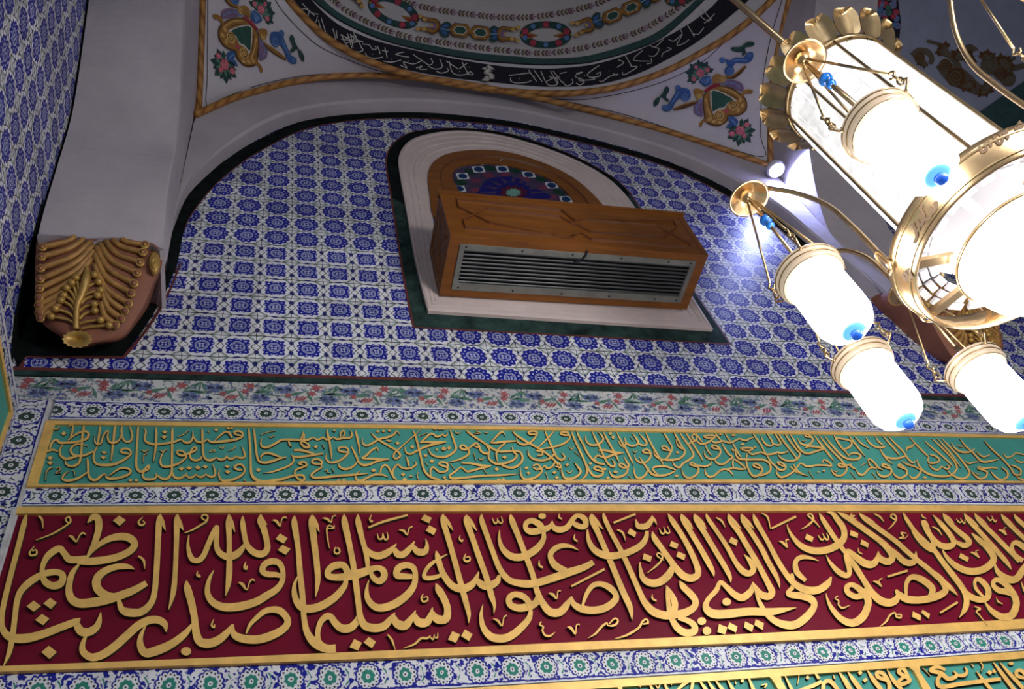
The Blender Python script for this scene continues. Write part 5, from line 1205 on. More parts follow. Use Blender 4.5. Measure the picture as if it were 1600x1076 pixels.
GREEN = '''
W 40,650,8
S 150,825,8 170,720,24 185,600,26 195,520,28 230,460,30 290,430,30 350,420,30 405,440,22
S 305,410,26 320,350,28 360,300,30 395,300,34 430,330,34 500,330,32 600,325,34 680,310,32 760,280,34 790,230,36 760,190,32 700,195,28 620,230,24 530,300,14
S 535,140,8 570,105,24 595,130,32 585,200,30 560,260,16
S 775,375,6 700,350,20 620,355,26 570,400,30 570,450,34 620,490,34 720,490,32 790,465,28 850,435,24
S 470,350,10 430,420,28 440,490,32 500,530,36 590,515,34 660,490,28
S 738,105,8 725,150,34 710,250,32 700,400,30 690,510,32 660,590,34 580,625,34 510,600,26 495,545,10
D 445,215 478,190 510,215 475,243
D 270,520 310,492 345,520 308,548
D 270,580 305,555 345,580 308,610
S 335,130,8 375,165,22 430,130,10
S 770,520,8 780,570,34 785,660,32 790,740,34 830,790,38 890,790,36 950,740,30 1000,715,10
S 1000,720,12 1020,770,32 1100,780,36 1220,755,34 1300,715,32 1310,670,30 1240,645,30 1170,655,26 1100,700,20 1040,745,10
S 545,680,6 480,730,22 465,785,28 530,805,34 640,780,32 730,730,24 780,690,12
S 590,670,8 612,700,12 610,745,5
S 385,650,8 420,635,14 430,670,10 375,710,10 445,705,8
S 250,800,8 262,700,14 300,650,18 340,640,8
S 870,230,6 865,310,18 900,350,26 945,330,24 970,250,24 1010,190,24 1035,190,20 1025,260,24 1050,320,30 1110,330,30 1170,295,24 1190,240,10
S 935,115,8 930,160,34 915,260,30 905,350,26
S 1205,110,8 1200,170,28 1210,260,28 1250,315,30 1310,310,30 1335,250,26 1320,180,26 1300,120,8
S 1125,110,8 1115,160,36 1100,300,32 1085,430,30 1075,520,20 1062,565,5
S 900,370,14 865,440,26 850,520,30 880,590,34 980,610,38 1100,600,38 1220,550,34 1310,480,28 1310,430,26 1265,405,28 1210,410,28 1195,445,30 1240,460,28 1300,470,20
D 945,450 980,430 1020,450 985,475
D 935,515 970,490 1010,512 975,540
S 1410,120,8 1405,170,30 1395,350,28 1385,520,30 1385,620,32 1410,675,36 1450,690,34 1500,650,28 1540,610,24 1535,660,28 1480,690,26 1465,740,24 1500,785,34 1610,780,34 1640,735,24 1625,715,6
S 1480,150,8 1505,190,26 1490,270,26 1510,320,32 1600,350,34 1700,345,30 1830,325,28 1910,300,26 1960,280,8
S 1450,420,8 1490,440,16 1540,410,8
S 1520,460,12 1480,490,14 1470,580,5
E 1310,800,24,16 1385,800,24,16
W 240,650,8
S 350,290,18 390,325,30 450,325,30 490,270,26 490,180,8
S 500,250,18 540,315,30 620,320,30 680,280,10
S 680,290,14 720,320,32 850,315,34 1000,295,34 1100,260,28 1110,210,28 1060,185,28 1010,200,28 1030,230,24 1100,240,20
S 760,310,8 820,250,22 900,195,26 950,215,34 980,270,24
S 30,140,8 35,200,34 30,350,32 15,480,24 0,570,6
S 235,140,8 235,200,34 232,400,32 230,600,32 225,700,32 180,775,36 110,780,34 50,740,26 20,720,6
S 235,700,24 260,760,32 330,775,34 390,740,24 420,705,6
S 400,730,18 440,765,30 500,755,30 540,715,8
S 530,730,18 580,760,30 630,745,28 660,710,6
S 650,725,18 710,755,30 760,745,30 770,690,28 740,600,8
D 310,655 345,630 390,650 350,680
D 405,645 440,620 485,645 445,672
D 515,640 550,615 595,640 560,670
D 610,630 640,605 680,628 650,655
D 105,195 140,172 175,197 140,222
D 95,255 135,235 170,258 130,285
S 155,410,6 110,470,18 85,560,26 110,620,32 200,625,34 320,585,30 400,520,26 410,480,20
S 600,500,20 590,530,30 530,550,32 470,530,30 455,460,24 490,400,22 525,385,20 530,420,26 450,460,28 350,490,30 295,460,28 310,430,26 360,435,26 410,480,24
S 75,420,6 115,440,16 170,410,6
S 605,150,8 610,200,32 615,350,30 625,480,30 660,540,32 730,545,34 790,510,10
S 780,515,14 830,540,32 890,530,30 920,480,8
S 905,500,16 950,530,30 1010,520,30 1040,485,6
S 1025,500,16 1080,520,30 1135,510,28 1135,450,28 1100,370,6
S 690,440,6 720,440,14 730,415,8 760,440,14 770,410,6
S 820,380,6 860,400,18 890,370,6
S 930,435,4 1000,405,12 1030,370,10
S 300,260,4 380,220,10 440,175,8
S 690,170,6 682,195,10 705,200,6
D 755,170 785,150 810,170 785,192
D 905,150 935,130 960,150 935,170
D 955,150 980,130 1000,148 980,168
S 830,660,8 815,720,22 840,790,30 900,805,34 1010,785,32 1110,730,28 1140,670,26 1110,610,28 1050,605,28 1010,640,28 1050,665,26 1110,670,18
D 885,625 920,605 955,625 920,650
D 890,690 925,668 965,692 925,720
S 1140,780,6 1137,800,12 1158,805,6
S 1185,150,8 1195,210,30 1210,400,30 1215,600,30 1225,720,36 1280,790,44 1380,815,40 1500,800,36 1600,785,34 1700,755,32 1800,735,32 1870,740,30 1885,790,30 1840,800,28 1790,765,24 1765,720,24 1780,670,26 1850,640,28 1910,615,28 1900,580,26 1850,570,26 1815,590,26 1860,605,20
S 1250,150,8 1262,210,28 1275,350,28 1290,480,28 1320,560,32 1400,580,36 1500,555,34 1600,522,26 1660,512,14
S 1345,540,8 1345,500,22 1400,460,28 1480,470,30 1560,500,24 1610,515,10
S 1355,270,6 1340,340,22 1370,385,30 1440,380,32 1540,330,30 1600,295,30 1700,290,30 1810,295,30 1920,295,30 1980,270,18 1995,258,6
S 1440,250,6 1470,265,14 1490,240,8 1510,260,8
S 1330,235,4 1420,200,8 1530,180,6
D 1280,670 1310,645 1345,668 1305,695
S 1365,710,4 1480,695,20 1600,655,26 1680,625,28 1740,580,26 1750,530,24 1725,475,8
W 440,650,8
S 130,500,18 200,510,28 300,500,28 420,480,30 520,465,22
S 155,425,30 230,422,34 330,445,30 410,470,22
S 400,265,16 440,290,28 500,275,26 520,250,6
S 520,260,16 560,290,28 620,275,26 650,255,8
S 650,258,16 690,285,28 780,270,30 860,265,30 880,220,26 860,175,6
S 735,260,18 740,210,24 775,180,24 790,220,24 770,260,18
S 240,300,26 265,230,24 280,180,6
S 285,220,18 275,300,24 240,330,26 290,385,34 345,380,30 320,340,24 250,305,22
S 90,310,26 100,350,24 125,378,12
S 570,165,8 575,220,32 600,320,30 615,420,30 625,490,20 620,537,5
D 400,380 435,355 455,378 430,405
D 640,180 660,165 680,178 660,195
S 510,345,8 540,405,4
S 565,455,6 555,520,22 590,570,28 660,575,32 750,540,30 825,470,28 830,410,28 780,385,28 720,395,30 720,430,28 770,445,28 825,450,20
S 870,370,6 900,430,28 935,500,30 965,570,30 1020,610,34 1100,600,32 1200,560,30 1340,535,20
S 960,545,12 920,605,26 860,645,32 790,660,34 725,630,28 710,580,6
S 920,170,8 935,220,30 960,330,26 975,420,20 975,477,5
S 1210,440,6 1195,395,22 1170,400,26 1120,430,28 1060,490,30 1005,525,24 1120,530,28 1240,535,30 1340,540,20
S 1015,270,6 1010,330,22 1060,365,30 1140,335,30 1220,285,30 1330,260,30 1400,230,28 1445,185,20 1475,232,5
S 1120,205,6 1160,250,24 1240,310,28 1340,370,28 1440,430,30 1485,490,28 1440,530,26 1400,510,26 1420,450,24 1500,380,18 1600,290,16 1670,230,14 1735,170,6
S 1310,300,18 1350,310,24 1375,300,8
E 1205,190,20,15 1275,185,20,15 1350,180,20,15 1450,335,24,18
S 505,600,22 500,560,26 450,535,28 395,545,28 385,580,28 430,595,28 490,600,26 495,640,26 430,680,28 375,730,30 400,765,34 500,765,34 700,745,32 900,730,30 1085,715,8
S 540,680,6 570,665,10 577,700,10 610,705,6
S 630,640,7 660,702,4
E 715,805,24,18 780,800,24,18
S 990,680,5 935,720,20 930,780,28 990,805,32 1070,770,30 1160,730,30 1260,730,28 1330,760,8
S 1235,710,18 1250,640,26 1290,610,28 1330,630,28 1370,700,28 1410,770,28 1442,792,8
S 1395,750,18 1395,670,26 1450,605,26 1500,640,28 1560,655,28 1625,645,26 1670,615,24 1685,590,20 1660,560,5
E 1150,675,28,20
D 1490,725 1520,700 1550,725 1520,752
D 1505,790 1540,765 1570,790 1535,815
S 1555,500,8 1580,560,28 1590,625,20
S 1545,380,6 1550,440,20 1600,472,26 1660,450,28 1750,400,30 1880,355,34 2060,320,16
W 640,650,8
S 130,330,18 200,320,30 330,325,34 450,318,20
S 135,330,16 200,270,26 260,220,26 300,225,26 340,255,28 400,235,22 420,208,6
S 410,225,16 440,247,26 470,230,20 465,195,6
S 45,175,8 75,250,28 110,380,28 140,500,28 165,620,28 200,700,32 270,760,34 380,795,24
S 120,250,4 220,205,8
E 315,155,20,15 370,155,20,15 415,155,20,15 430,405,30,24 495,395,24,22 340,415,14,16 35,382,24,20 200,490,22,18 280,560,26,22
S 505,170,8 530,230,28 560,320,28 580,400,30 540,460,30 450,505,34 350,505,30 270,470,26 235,400,6
S 740,410,26 680,415,28 632,390,28 660,360,26 710,385,28 745,440,28 720,490,30 620,540,26 480,577,5
S 740,400,24 790,360,26 830,335,26 870,370,26 890,430,28 950,465,30 995,450,26 1000,418,16
S 800,365,12 840,385,20 880,385,20
S 705,175,8 750,210,30 850,280,30 950,345,30 1050,410,30 1130,440,30 1250,435,28 1370,440,26 1410,500,28 1400,570,30 1330,630,34 1240,640,32 1150,610,24
S 960,370,18 1000,420,24 985,490,24 1010,550,28 1090,595,34 1200,585,32 1300,545,30 1340,490,28 1300,440,26 1280,380,8
S 1015,330,18 1080,330,28 1200,315,30 1330,310,20
S 1020,325,18 1080,260,26 1130,210,26 1170,198,20 1192,242,5
S 1200,330,20 1120,400,26 1085,470,26 1100,575,10
D 1155,510 1185,490 1220,512 1190,535
S 1285,185,8 1330,230,28 1420,290,30 1500,340,30 1600,390,30 1700,455,28 1800,540,26 1850,600,18 1870,672,5
S 1340,260,8 1345,310,22 1400,350,28 1480,345,28 1550,290,26 1590,230,24 1590,200,24 1540,185,26 1485,200,28 1510,225,24 1580,225,18
S 1020,618,20 900,615,34 780,590,30 650,582,24
S 1000,628,20 850,660,30 730,690,30 680,660,26 640,638,22 570,690,28 505,740,30 530,775,34 650,770,30 900,745,28 1150,735,28 1352,720,6
S 480,640,20 470,590,28 410,570,28 370,590,28 400,615,26 470,640,26 460,685,28 380,695,30 330,660,26 290,635,26 260,680,24 268,742,16
D 410,760 440,745 460,765 435,785
D 425,800 450,780 475,800 450,818
S 510,595,8 560,662,4
S 195,570,7 230,617,4
S 925,660,8 970,722,4
S 860,520,6 900,545,16 937,513,6
S 805,455,10 830,552,4
S 560,185,6 600,215,14 640,190,6
S 930,195,6 960,210,12 985,195,6
S 800,210,6 850,215,12 890,205,6 835,190,8 860,165,5
S 125,820,4 95,740,12 118,700,12
S 0,750,18 38,748,14
S 1480,410,6 1490,480,22 1540,530,28 1600,547,30 1680,550,32 1760,520,30 1810,470,22
S 1385,640,6 1390,720,24 1430,780,30 1500,785,32 1590,755,30 1640,710,28 1660,670,24
S 1540,620,22 1600,602,24 1640,650,26 1590,665,24 1545,640,18
D 1435,645 1465,625 1490,645 1460,668
D 1460,710 1485,690 1515,708 1490,730
E 1115,795,24,18 1170,790,24,18 1090,660,24,20
W 840,650,8
S 90,180,8 120,250,28 160,340,28 200,430,28 240,510,30 300,545,32 340,510,28 300,453,6
S 215,172,8 150,250,24 60,340,20 -10,410,12
S 395,240,20 370,205,26 310,195,28 290,220,26 340,235,26 395,240,22 400,280,26 330,340,30 190,385,24 0,412,6
S 420,180,8 450,260,28 510,390,28 570,520,28 610,620,30 620,700,30 590,760,24 540,797,5
S 485,180,8 520,260,28 570,350,28 620,450,28 680,530,30 750,580,32 840,600,22
S -20,430,24 50,440,26 60,480,24 0,492,22
S 0,655,26 60,670,26 30,720,28 -20,755,26
S 50,655,18 95,617,22 120,650,28 180,630,26 220,582,22 270,592,26 290,640,24 225,625,18
S 300,640,8 305,700,22 340,770,30 420,780,34 500,745,30 540,690,30 510,640,28 460,573,6
D 345,605 372,585 398,605 370,628
D 185,700 215,680 240,700 210,725
D 215,765 245,745 270,768 240,785
S 390,378,6 430,412,14 455,375,6
S 360,678,6 400,707,14 440,675,6
S 395,513,6 402,545,12
S 460,440,7 530,502,4
S 100,700,12 135,797,4
S 765,425,26 850,425,30 950,450,34 1075,457,18
S 1050,462,18 950,480,30 860,515,30 800,505,26 750,490,26 715,530,22 732,567,10
S 600,240,8 605,300,22 650,350,28 720,360,30 790,330,28 820,280,26 800,240,24 755,193,6
S 680,185,8 720,270,26 770,370,26 810,460,26 850,540,26 890,600,28 950,630,28 965,590,26 925,538,6
S 820,190,8 860,270,28 910,360,28 960,450,26 1000,530,22 1015,572,5
E 910,215,22,20 945,262,22,20 660,590,20,16 840,660,20,16 880,770,22,16 975,695,26,18
S 620,600,8 650,680,28 700,740,32 770,750,32 820,710,28 800,650,26 740,630,28 705,650,26 740,670,26 810,690,20
S 1080,503,6 1110,560,26 1140,610,28 1120,640,26 1060,640,26 1020,610,26 1050,590,24 1100,620,24 1130,660,28 1090,730,30 1000,760,32 930,740,28 890,668,6
S 985,195,8 1030,280,26 1090,380,26 1140,480,26 1180,560,20 1200,612,4
S 1005,300,8 1040,360,22 1090,382,26 1100,320,22 1083,258,12 1110,330,22 1160,365,28 1220,365,28 1260,330,26 1230,270,26 1180,208,6
S 1255,330,18 1300,360,28 1350,360,28 1362,320,26 1320,270,26 1265,213,6
S 1210,480,6 1230,540,22 1290,580,28 1360,570,28 1410,510,28 1410,450,26 1370,415,26 1315,430,26 1340,455,26 1410,465,20
S 1270,508,6 1310,560,26 1350,620,28 1400,690,30 1450,730,32 1530,740,32 1620,730,28 1720,685,18
S 1730,670,18 1600,625,26 1520,625,28 1450,640,26 1450,680,24 1500,725,18
S 1390,640,12 1350,730,30 1290,770,32 1235,760,28 1210,700,20 1205,638,6
S 1345,195,8 1390,280,26 1440,380,26 1500,480,26 1550,560,22 1575,612,4
S 1450,430,6 1470,490,22 1540,535,28 1600,545,28 1680,545,30 1770,530,30 1830,480,28 1840,420,26 1800,400,26 1750,360,24 1730,288,6
S 1670,440,20 1610,380,24 1560,378,22 1570,410,22 1660,430,20
S 1135,735,7 1185,792,4
S 1190,428,6 1220,452,14 1245,425,6
S 1160,255,7 1195,302,4
W 1040,650,8
S -35,195,8 0,240,24 30,290,26 80,380,20 70,440,26 20,520,28 -20,545,22
S 100,190,8 140,260,26 190,350,26 232,412,22
S 170,195,8 220,270,26 280,350,28 330,430,26 350,490,28 300,540,30 220,590,30 170,640,30 110,610,24 85,558,6
S 245,200,8 290,260,26 340,340,26 390,420,26 440,500,22 465,562,4
S 270,360,24 330,320,28 380,300,26 390,250,26 350,225,24 330,260,22 362,302,18
S 370,200,8 420,270,24 460,322,16
S 390,310,18 440,345,28 510,335,28 570,300,24 620,250,24 560,238,26 480,247,24 520,270,24 592,270,18
S 580,310,18 630,330,28 700,310,28 740,315,28 800,330,28 860,310,26 920,280,24 960,292,26 1010,302,26 1050,280,24 1100,263,16
S 610,200,8 650,250,22 692,302,18
S 735,200,8 780,270,22 812,312,18
S 700,330,8 740,400,24 790,470,26 840,510,28 800,540,28 740,590,30 680,600,28 630,570,24 615,528,6
S 840,340,18 880,410,24 920,480,20 950,522,4
S 490,350,12 530,430,22 577,492,8
S 480,430,6 495,490,22 550,530,28 620,530,28 680,470,28 680,410,26 630,365,26 580,370,26 600,400,26 670,412,20
S 930,402,20 1000,393,26 1095,400,22 1040,430,26 950,417,20
S 1030,435,18 1080,475,26 1150,460,26 1200,450,24 1260,475,28 1340,470,28 1400,450,24 1450,460,24 1540,438,16
S 850,440,18 830,408,14 870,430,20 880,480,24 920,530,28 1020,540,30 1150,540,30 1250,550,28 1310,610,28 1300,690,30 1220,730,30 1180,737,20
S 1020,460,16 1010,540,22 1020,620,24 1060,710,28 1110,750,32 1170,730,30 1210,670,28 1180,620,26 1120,590,24 1100,620,24 1180,652,20
S 200,650,6 220,720,24 270,765,30 340,760,32 400,710,28 410,640,26 360,620,26 310,602,26 330,578,24 390,610,26 450,620,26 500,625,26 560,600,24 572,558,8
S 490,640,6 500,710,24 550,755,30 610,740,30 680,680,30 740,660,28 800,680,26 850,742,8
S 760,662,20 850,650,28 940,660,28 1000,650,24 950,600,26 862,540,22 840,580,22 850,652,18
E 140,745,28,18 150,452,20,16 490,190,20,14 690,225,20,14 850,235,30,14 965,350,22,14 1120,385,20,12
S 1080,195,8 1130,270,24 1190,350,24 1230,430,22 1260,470,20 1310,560,24 1370,620,26 1430,670,28 1490,660,28 1500,620,26 1450,580,24 1400,572,24 1420,600,22 1492,632,18
S 1190,240,8 1220,310,22 1280,365,28 1340,355,26 1320,290,24 1260,208,6
S 1350,345,18 1400,360,26 1440,340,24 1410,280,24 1350,203,6
S 1400,200,8 1460,290,26 1520,370,26 1600,470,24 1650,540,16
S 1480,205,8 1540,290,24 1600,370,24 1650,430,24 1680,470,26 1650,530,28 1590,555,26 1500,550,26 1430,510,20 1405,468,6
S 1550,215,8 1600,290,22 1660,385,26 1710,440,28 1780,465,30 1870,440,28 1980,402,24 1900,385,28 1800,375,26 1745,392,16
S 1390,660,6 1390,710,22 1440,760,28 1520,740,28 1600,690,26 1640,640,24 1690,578,14
W 1240,655,8
S 0,560,18 40,630,24 110,680,20 185,702,6
S -40,590,20 40,655,26 120,692,8
S 50,230,6 80,290,22 140,320,28 210,305,28 240,250,26 200,200,26 150,180,24 150,210,22 212,222,18
S 250,190,8 320,280,26 390,370,26 450,450,24 505,522,4
S 320,200,8 400,300,26 490,400,26 580,490,26 645,562,16
S 390,210,8 470,310,26 560,410,26 630,470,28 720,500,30 810,490,28 840,450,26 780,420,26 710,430,22 688,462,10
S 500,190,8 540,260,26 600,350,26 650,400,22 690,462,4
S 520,222,18 600,240,24 700,260,24 730,300,26 690,350,28 620,372,20
S 85,560,8 110,553,22 150,580,26 210,587,26 260,575,24 320,570,24 400,572,26 475,577,24 440,530,22 380,503,20 360,542,18
S 470,610,6 490,660,22 540,700,28 610,695,28 660,640,26 660,590,26 600,592,26 557,570,24 590,550,24 660,572,26 725,560,22
S 700,572,18 740,600,26 782,622,16
S 780,630,8 820,680,26 870,690,28 920,640,28 970,600,26 1042,612,16
S 690,200,8 760,290,24 830,380,22 895,462,5
S 760,210,8 850,300,22 952,362,5
S 920,500,8 960,497,24 1010,540,24 1060,600,26 1122,632,6
S 930,495,16 950,560,20 980,592,14
S 1040,640,6 1070,690,24 1140,715,28 1210,680,28 1220,620,26 1170,602,26 1110,580,26 1130,555,24 1205,587,20
S 1235,650,6 1270,700,24 1340,730,28 1410,690,28 1410,630,26 1360,602,26 1310,580,26 1330,560,22 1395,605,20
S 1440,690,8 1490,735,26 1550,710,28 1605,632,20
S 900,220,8 950,290,24 1020,340,26 1100,350,26 1155,338,14
S 1020,210,8 1060,270,22 1122,322,16
S 1080,370,12 1130,450,24 1180,510,20 1240,557,4
S 1110,410,6 1150,460,22 1220,485,28 1310,485,28 1395,458,22
S 1110,200,8 1200,300,24 1290,400,22 1322,452,6
S 1180,210,8 1270,300,24 1370,400,22 1430,490,24 1490,540,24 1522,518,14
S 1410,400,12 1420,350,22 1480,330,24 1512,298,10
S 1350,518,6 1420,560,24 1520,590,22 1602,642,12
S 190,640,7 250,737,4
S 710,650,7 780,737,4
S 980,660,7 1045,742,4
E 380,640,16,12 310,655,12,10
S 105,260,6 135,272,12 160,255,6
S 500,640,6 530,655,12 560,640,6
S 840,590,6 870,560,12 910,545,6
W 1400,655,8
S 170,220,8 250,310,24 340,400,24 402,462,16
S 360,270,8 450,350,24 560,440,24 680,550,20 705,590,8
S 450,240,8 560,340,22 660,440,22 740,540,24 760,620,26 715,672,20
S 510,235,7 620,350,20 720,470,20 812,602,5
S 570,235,8 680,350,22 790,470,22 890,600,26 920,670,28 870,730,30 790,735,28 700,690,24 645,637,14
S 260,490,8 280,560,22 340,640,28 440,690,30 560,710,30 680,700,28 745,650,20
S 410,460,10 400,510,22 430,545,26 500,540,26 545,510,22 500,460,24 425,438,16
S 410,560,12 460,610,24 520,630,26 570,590,22 582,578,6
S 580,590,16 640,620,24 670,590,20 635,568,12
S 130,400,10 140,360,22 200,340,24 232,298,8
S 690,290,6 740,360,20 820,405,26 920,405,26 985,368,20
S 800,240,8 870,330,22 960,410,22 1040,500,24 1100,530,26 1180,520,24 1282,498,12
S 860,520,8 920,550,22 970,535,18 1035,528,14
S 1000,400,6 1060,450,20 1110,465,22 1178,438,12
S 940,640,6 980,690,22 1050,740,26 1120,720,26 1140,660,24 1090,630,24 1030,612,24 1040,590,20 1100,610,22 1200,600,22 1272,612,12
S 1180,640,6 1230,700,22 1310,755,28 1390,720,28 1390,650,26 1320,598,8
S 1100,260,7 1200,370,20 1320,480,20 1430,600,22 1480,680,24 1550,690,26 1560,630,24 1500,590,22 1440,568,16
S 1340,420,6 1380,470,20 1450,460,22 1500,420,20 1610,442,16
S 1480,488,6 1540,530,20 1620,530,20
S 1490,698,6 1550,740,22 1640,765,22
E 360,725,26,14
S 770,320,6 800,335,12 850,345,6
S 990,660,6 1030,690,10 1060,680,5
'''
letters(green_panel, GREEN, YW-0.0125, YW-0.007, 26, 0.88, 4)

# lower run of sea-green cartouches, only its upper edge in view
low = empty('inscription_panel', (1.8, YW, E_low(1.8)-.4), 'sea-green panel of gold-framed cartouches below the crimson panel, cut by the photo edge', 'inscription panel')
mb = MB(); rail(mb, -0.6, XE, lambda x: E_low(x, -.40), lambda x: E_low(x, -.004), YW, YW-0.008, M['green']); mb.build('backboard', None, low)
mb = MB(); rail(mb, -0.6, XE, lambda x: E_low(x, -.037), lambda x: E_low(x, -.010), YW, YW-0.020, M['gold']); mb.build('frame_rail', None, low)
KL, KM = K(960, 1030, 5), K(1280, 1000, 5)
for pts in ([KM(*p) for p in ((640, 190), (700, 205), (740, 240), (780, 310), (810, 380), (875, 380), (830, 310), (790, 250), (785, 205), (820, 190))],
            [KL(*p) for p in ((1120, 95), (1180, 110), (1230, 150), (1280, 230), (1330, 230), (1305, 160), (1300, 115), (1340, 90))],
            [KL(*p) for p in ((-80, 190), (0, 195), (40, 232), (62, 232), (62, 205), (100, 172))]):
    mb = MB(); fr_ = [onY(x, y, YW-0.0205) for x, y in pts]; mb.prism(fr_, [Vector((p.x, YW-0.004, p.z)) for p in fr_], M['gold']); mb.build('cartouche_divider', None, low)
LOWT = '''
W 1280,1000,5
S 150,240,6 200,310,34 240,380,36 270,430,36
S 220,240,6 270,310,34 320,380,36 350,430,36
S 375,230,6 420,300,34 480,380,34 510,430,34
S 540,430,30 550,380,34 545,330,32 500,260,30 455,250,30 460,285,30 540,315,26
S 530,225,6 580,310,30 640,380,30 670,430,30
S 700,290,24 655,215,30 620,240,30 650,270,30 710,310,30 650,342,30 620,320,28 660,290,22
D 300,250 325,235 340,255 318,272
D 340,310 365,290 380,310 355,330
S 30,400,30 40,330,30 90,320,34 150,390,30
S 985,230,22 920,205,30 872,235,30 950,255,34 1010,300,34 1075,275,28 1050,238,6
S 1065,270,18 1130,272,30 1155,240,20 1135,205,6
S 960,260,28 925,310,30 955,362,36 1100,340,34 1300,315,32 1420,300,28
S 1230,240,6 1290,320,26 1350,390,26
S 1360,170,6 1430,260,30 1520,380,30 1560,430,30
S 1410,170,6 1490,260,28 1600,380,28 1640,430,28
D 1310,250 1330,230 1355,250 1335,270
D 1350,240 1365,220 1385,245 1370,258
E 1500,180,20,14
S 1640,300,28 1580,235,28 1540,245,28 1555,280,28 1640,300,24
S 810,215,6 870,277,4
S 1190,185,8 1207,207,8
S 1260,170,10 1280,200,10 1265,242,4
S 110,268,6 125,302,10 112,285,6
W 960,1030,5
S 270,180,6 300,240,26 320,290,26
S 385,165,6 415,240,26 440,300,26
S 480,250,16 560,178,30 612,163,26 600,240,22
S 655,150,6 720,240,30 760,300,30
S 720,150,6 780,240,30 820,300,30
S 780,150,6 850,240,30 890,300,30
S 880,150,6 930,240,30 960,300,30
S 1040,120,6 1090,240,30 1120,300,30
S 1330,120,6 1390,240,26 1420,300,26
S 1310,170,6 1345,245,14
S 1545,70,6 1600,150,26
S 185,185,8 205,215,10
S 320,190,6 340,222,10 360,188,6
E 1000,165,14,14 1510,140,14,14
S 1440,240,20 1550,205,30 1620,170,26
S 1445,105,8 1432,192,4
S 1150,200,6 1190,192,14 1172,222,8
S 440,180,8 448,200,8
S 945,170,8 950,190,8
'''
letters(low, LOWT, YW-0.0175, YW-0.007, 40)

# green panel on the left wall, seen edge-on
lp = empty('inscription_panel', (X_C, 1.6, EYE+2.1), 'sea-green gilt-edged panel on the left side wall, at the photo edge', 'inscription panel')
mb = MB(); mb.box((X_C, -1.0, EYE+1.7), (X_C+0.008, YW-0.10, EYE+2.462), M['green']); mb.build('backboard', None, lp)
mb = MB(); mb.box((X_C, -1.0, EYE+2.448), (X_C+0.016, YW-0.085, EYE+2.470), M['gold']); mb.build('frame_rail', None, lp)
mb = MB(); mb.box((X_C, YW-0.108, EYE+1.7), (X_C+0.016, YW-0.086, EYE+2.449), M['gold']); mb.build('frame_rail', None, lp)
mb = MB(); mb.box((X_IN-0.022, YW-0.011, EYE+1.45), (X_IN-0.009, YW, EYE+2.62), M['grout']); tag(mb.build('trim_9'), kind='structure')

# ------------------------------------------------------------------ chandelier
AXX, AXY = 2.05, 0.965
def cyl(r, a, z): return Vector((AXX+r*math.cos(a), AXY+r*math.sin(a), EYE+z))
LAMPS = [(205, 0.53), (152, 0.54), (102, 0.595), (60, 0.67), (261, 0.565)]
chand = empty('chandelier', (AXX, AXY, EYE+1.56), 'big brass chandelier with a glowing crystal drum, leaf crown and inscribed ring', 'chandelier')
mb = MB(); mb.tube([(AXX, AXY, EYE+2.98), (AXX, AXY, EYE+6.70)], 0.0155, M['brass'], 12); mb.ball((AXX, AXY, EYE+3.06), 0.026, M['brass'], 12, 8)
mb.build('stem', None, chand, smooth=True)
mb = MB(); mb.lathe([(.02, 3.03), (.05, 3.02), (.09, 2.995), (.115, 2.96), (.12, 2.935), (.16, 2.925), (.195, 2.90), (.212, 2.875), (.215, 2.855), (.208, 2.845), (.205, 2.855)], M['brass_dark'], 40, (AXX, AXY, EYE))
mb.build('crown_cap', None, chand, smooth=True)
NLF = 16
for i in range(NLF):
    a = 2*math.pi*(i+.3)/NLF; mb = MB(); rows = []
    for k in range(9):
        f = k/8; r = .205+.035*math.sin(f*2.6)+.050*f*f; z = 2.855+.135*f-.035*f**3-(.03*max(0, f-.75)*4)*f
        w = .046*(math.sin(math.pi*min(1, .22+f*.80))**.7)+.002; rows.append([cyl(r-.004*math.cos(q*3), a, z)+Vector((-math.sin(a), math.cos(a), 0))*w*q+Vector((math.cos(a), math.sin(a), 0))*(.010*abs(q)) for q in (-1, -.5, 0, .5, 1)])
    back = [[p-Vector((math.cos(a), math.sin(a), 0))*.006 for p in q] for q in rows]
    mb.grid(rows, M['brass_dark']); mb.grid(back, M['brass_dark']); mb.grid([[q[0] for q in rows], [q[0] for q in back]], M['brass_dark']); mb.grid([[q[-1] for q in rows], [q[-1] for q in back]], M['brass_dark'])
    mb.build('crown_leaf', None, chand, smooth=True)
mb = MB(); mb.lathe([(.185, 2.85), (.185, 1.93)], M['crystal_dim'], 40, (AXX, AXY, EYE)); mb.build('drum_liner', None, chand, smooth=True)
NP, NR = 16, 6
for i in range(NP):
    for j in range(NR):
        a0, a1 = 2*math.pi*(i+.04)/NP, 2*math.pi*(i+.96)/NP; z0, z1 = 2.835-.15*(j+1)+.006, 2.835-.15*j-.002
        mb = MB(); n = 3
        mb.grid([[cyl(.203, a0+(a1-a0)*k/n, z) for k in range(n+1)] for z in (z0, z1)], M['crystal'])
        fr_ = [cyl(.203, a0, z0), cyl(.203, a1, z0), cyl(.203, a1, z1), cyl(.203, a0, z1)]; bk = [cyl(.192, a0, z0), cyl(.192, a1, z0), cyl(.192, a1, z1), cyl(.192, a0, z1)]
        for q in range(4): mb.quad(fr_[q], fr_[(q+1) % 4], bk[(q+1) % 4], bk[q], M['crystal'])
        mb.build('crystal_panel', None, chand)
for i in range(8):
    a = 2*math.pi*i/8+.2; mb = MB(); mb.tube([cyl(.209, a, 2.85), cyl(.209, a, 1.93)], .0055, M['brass_dark'], 6); mb.build('drum_rib', None, chand)
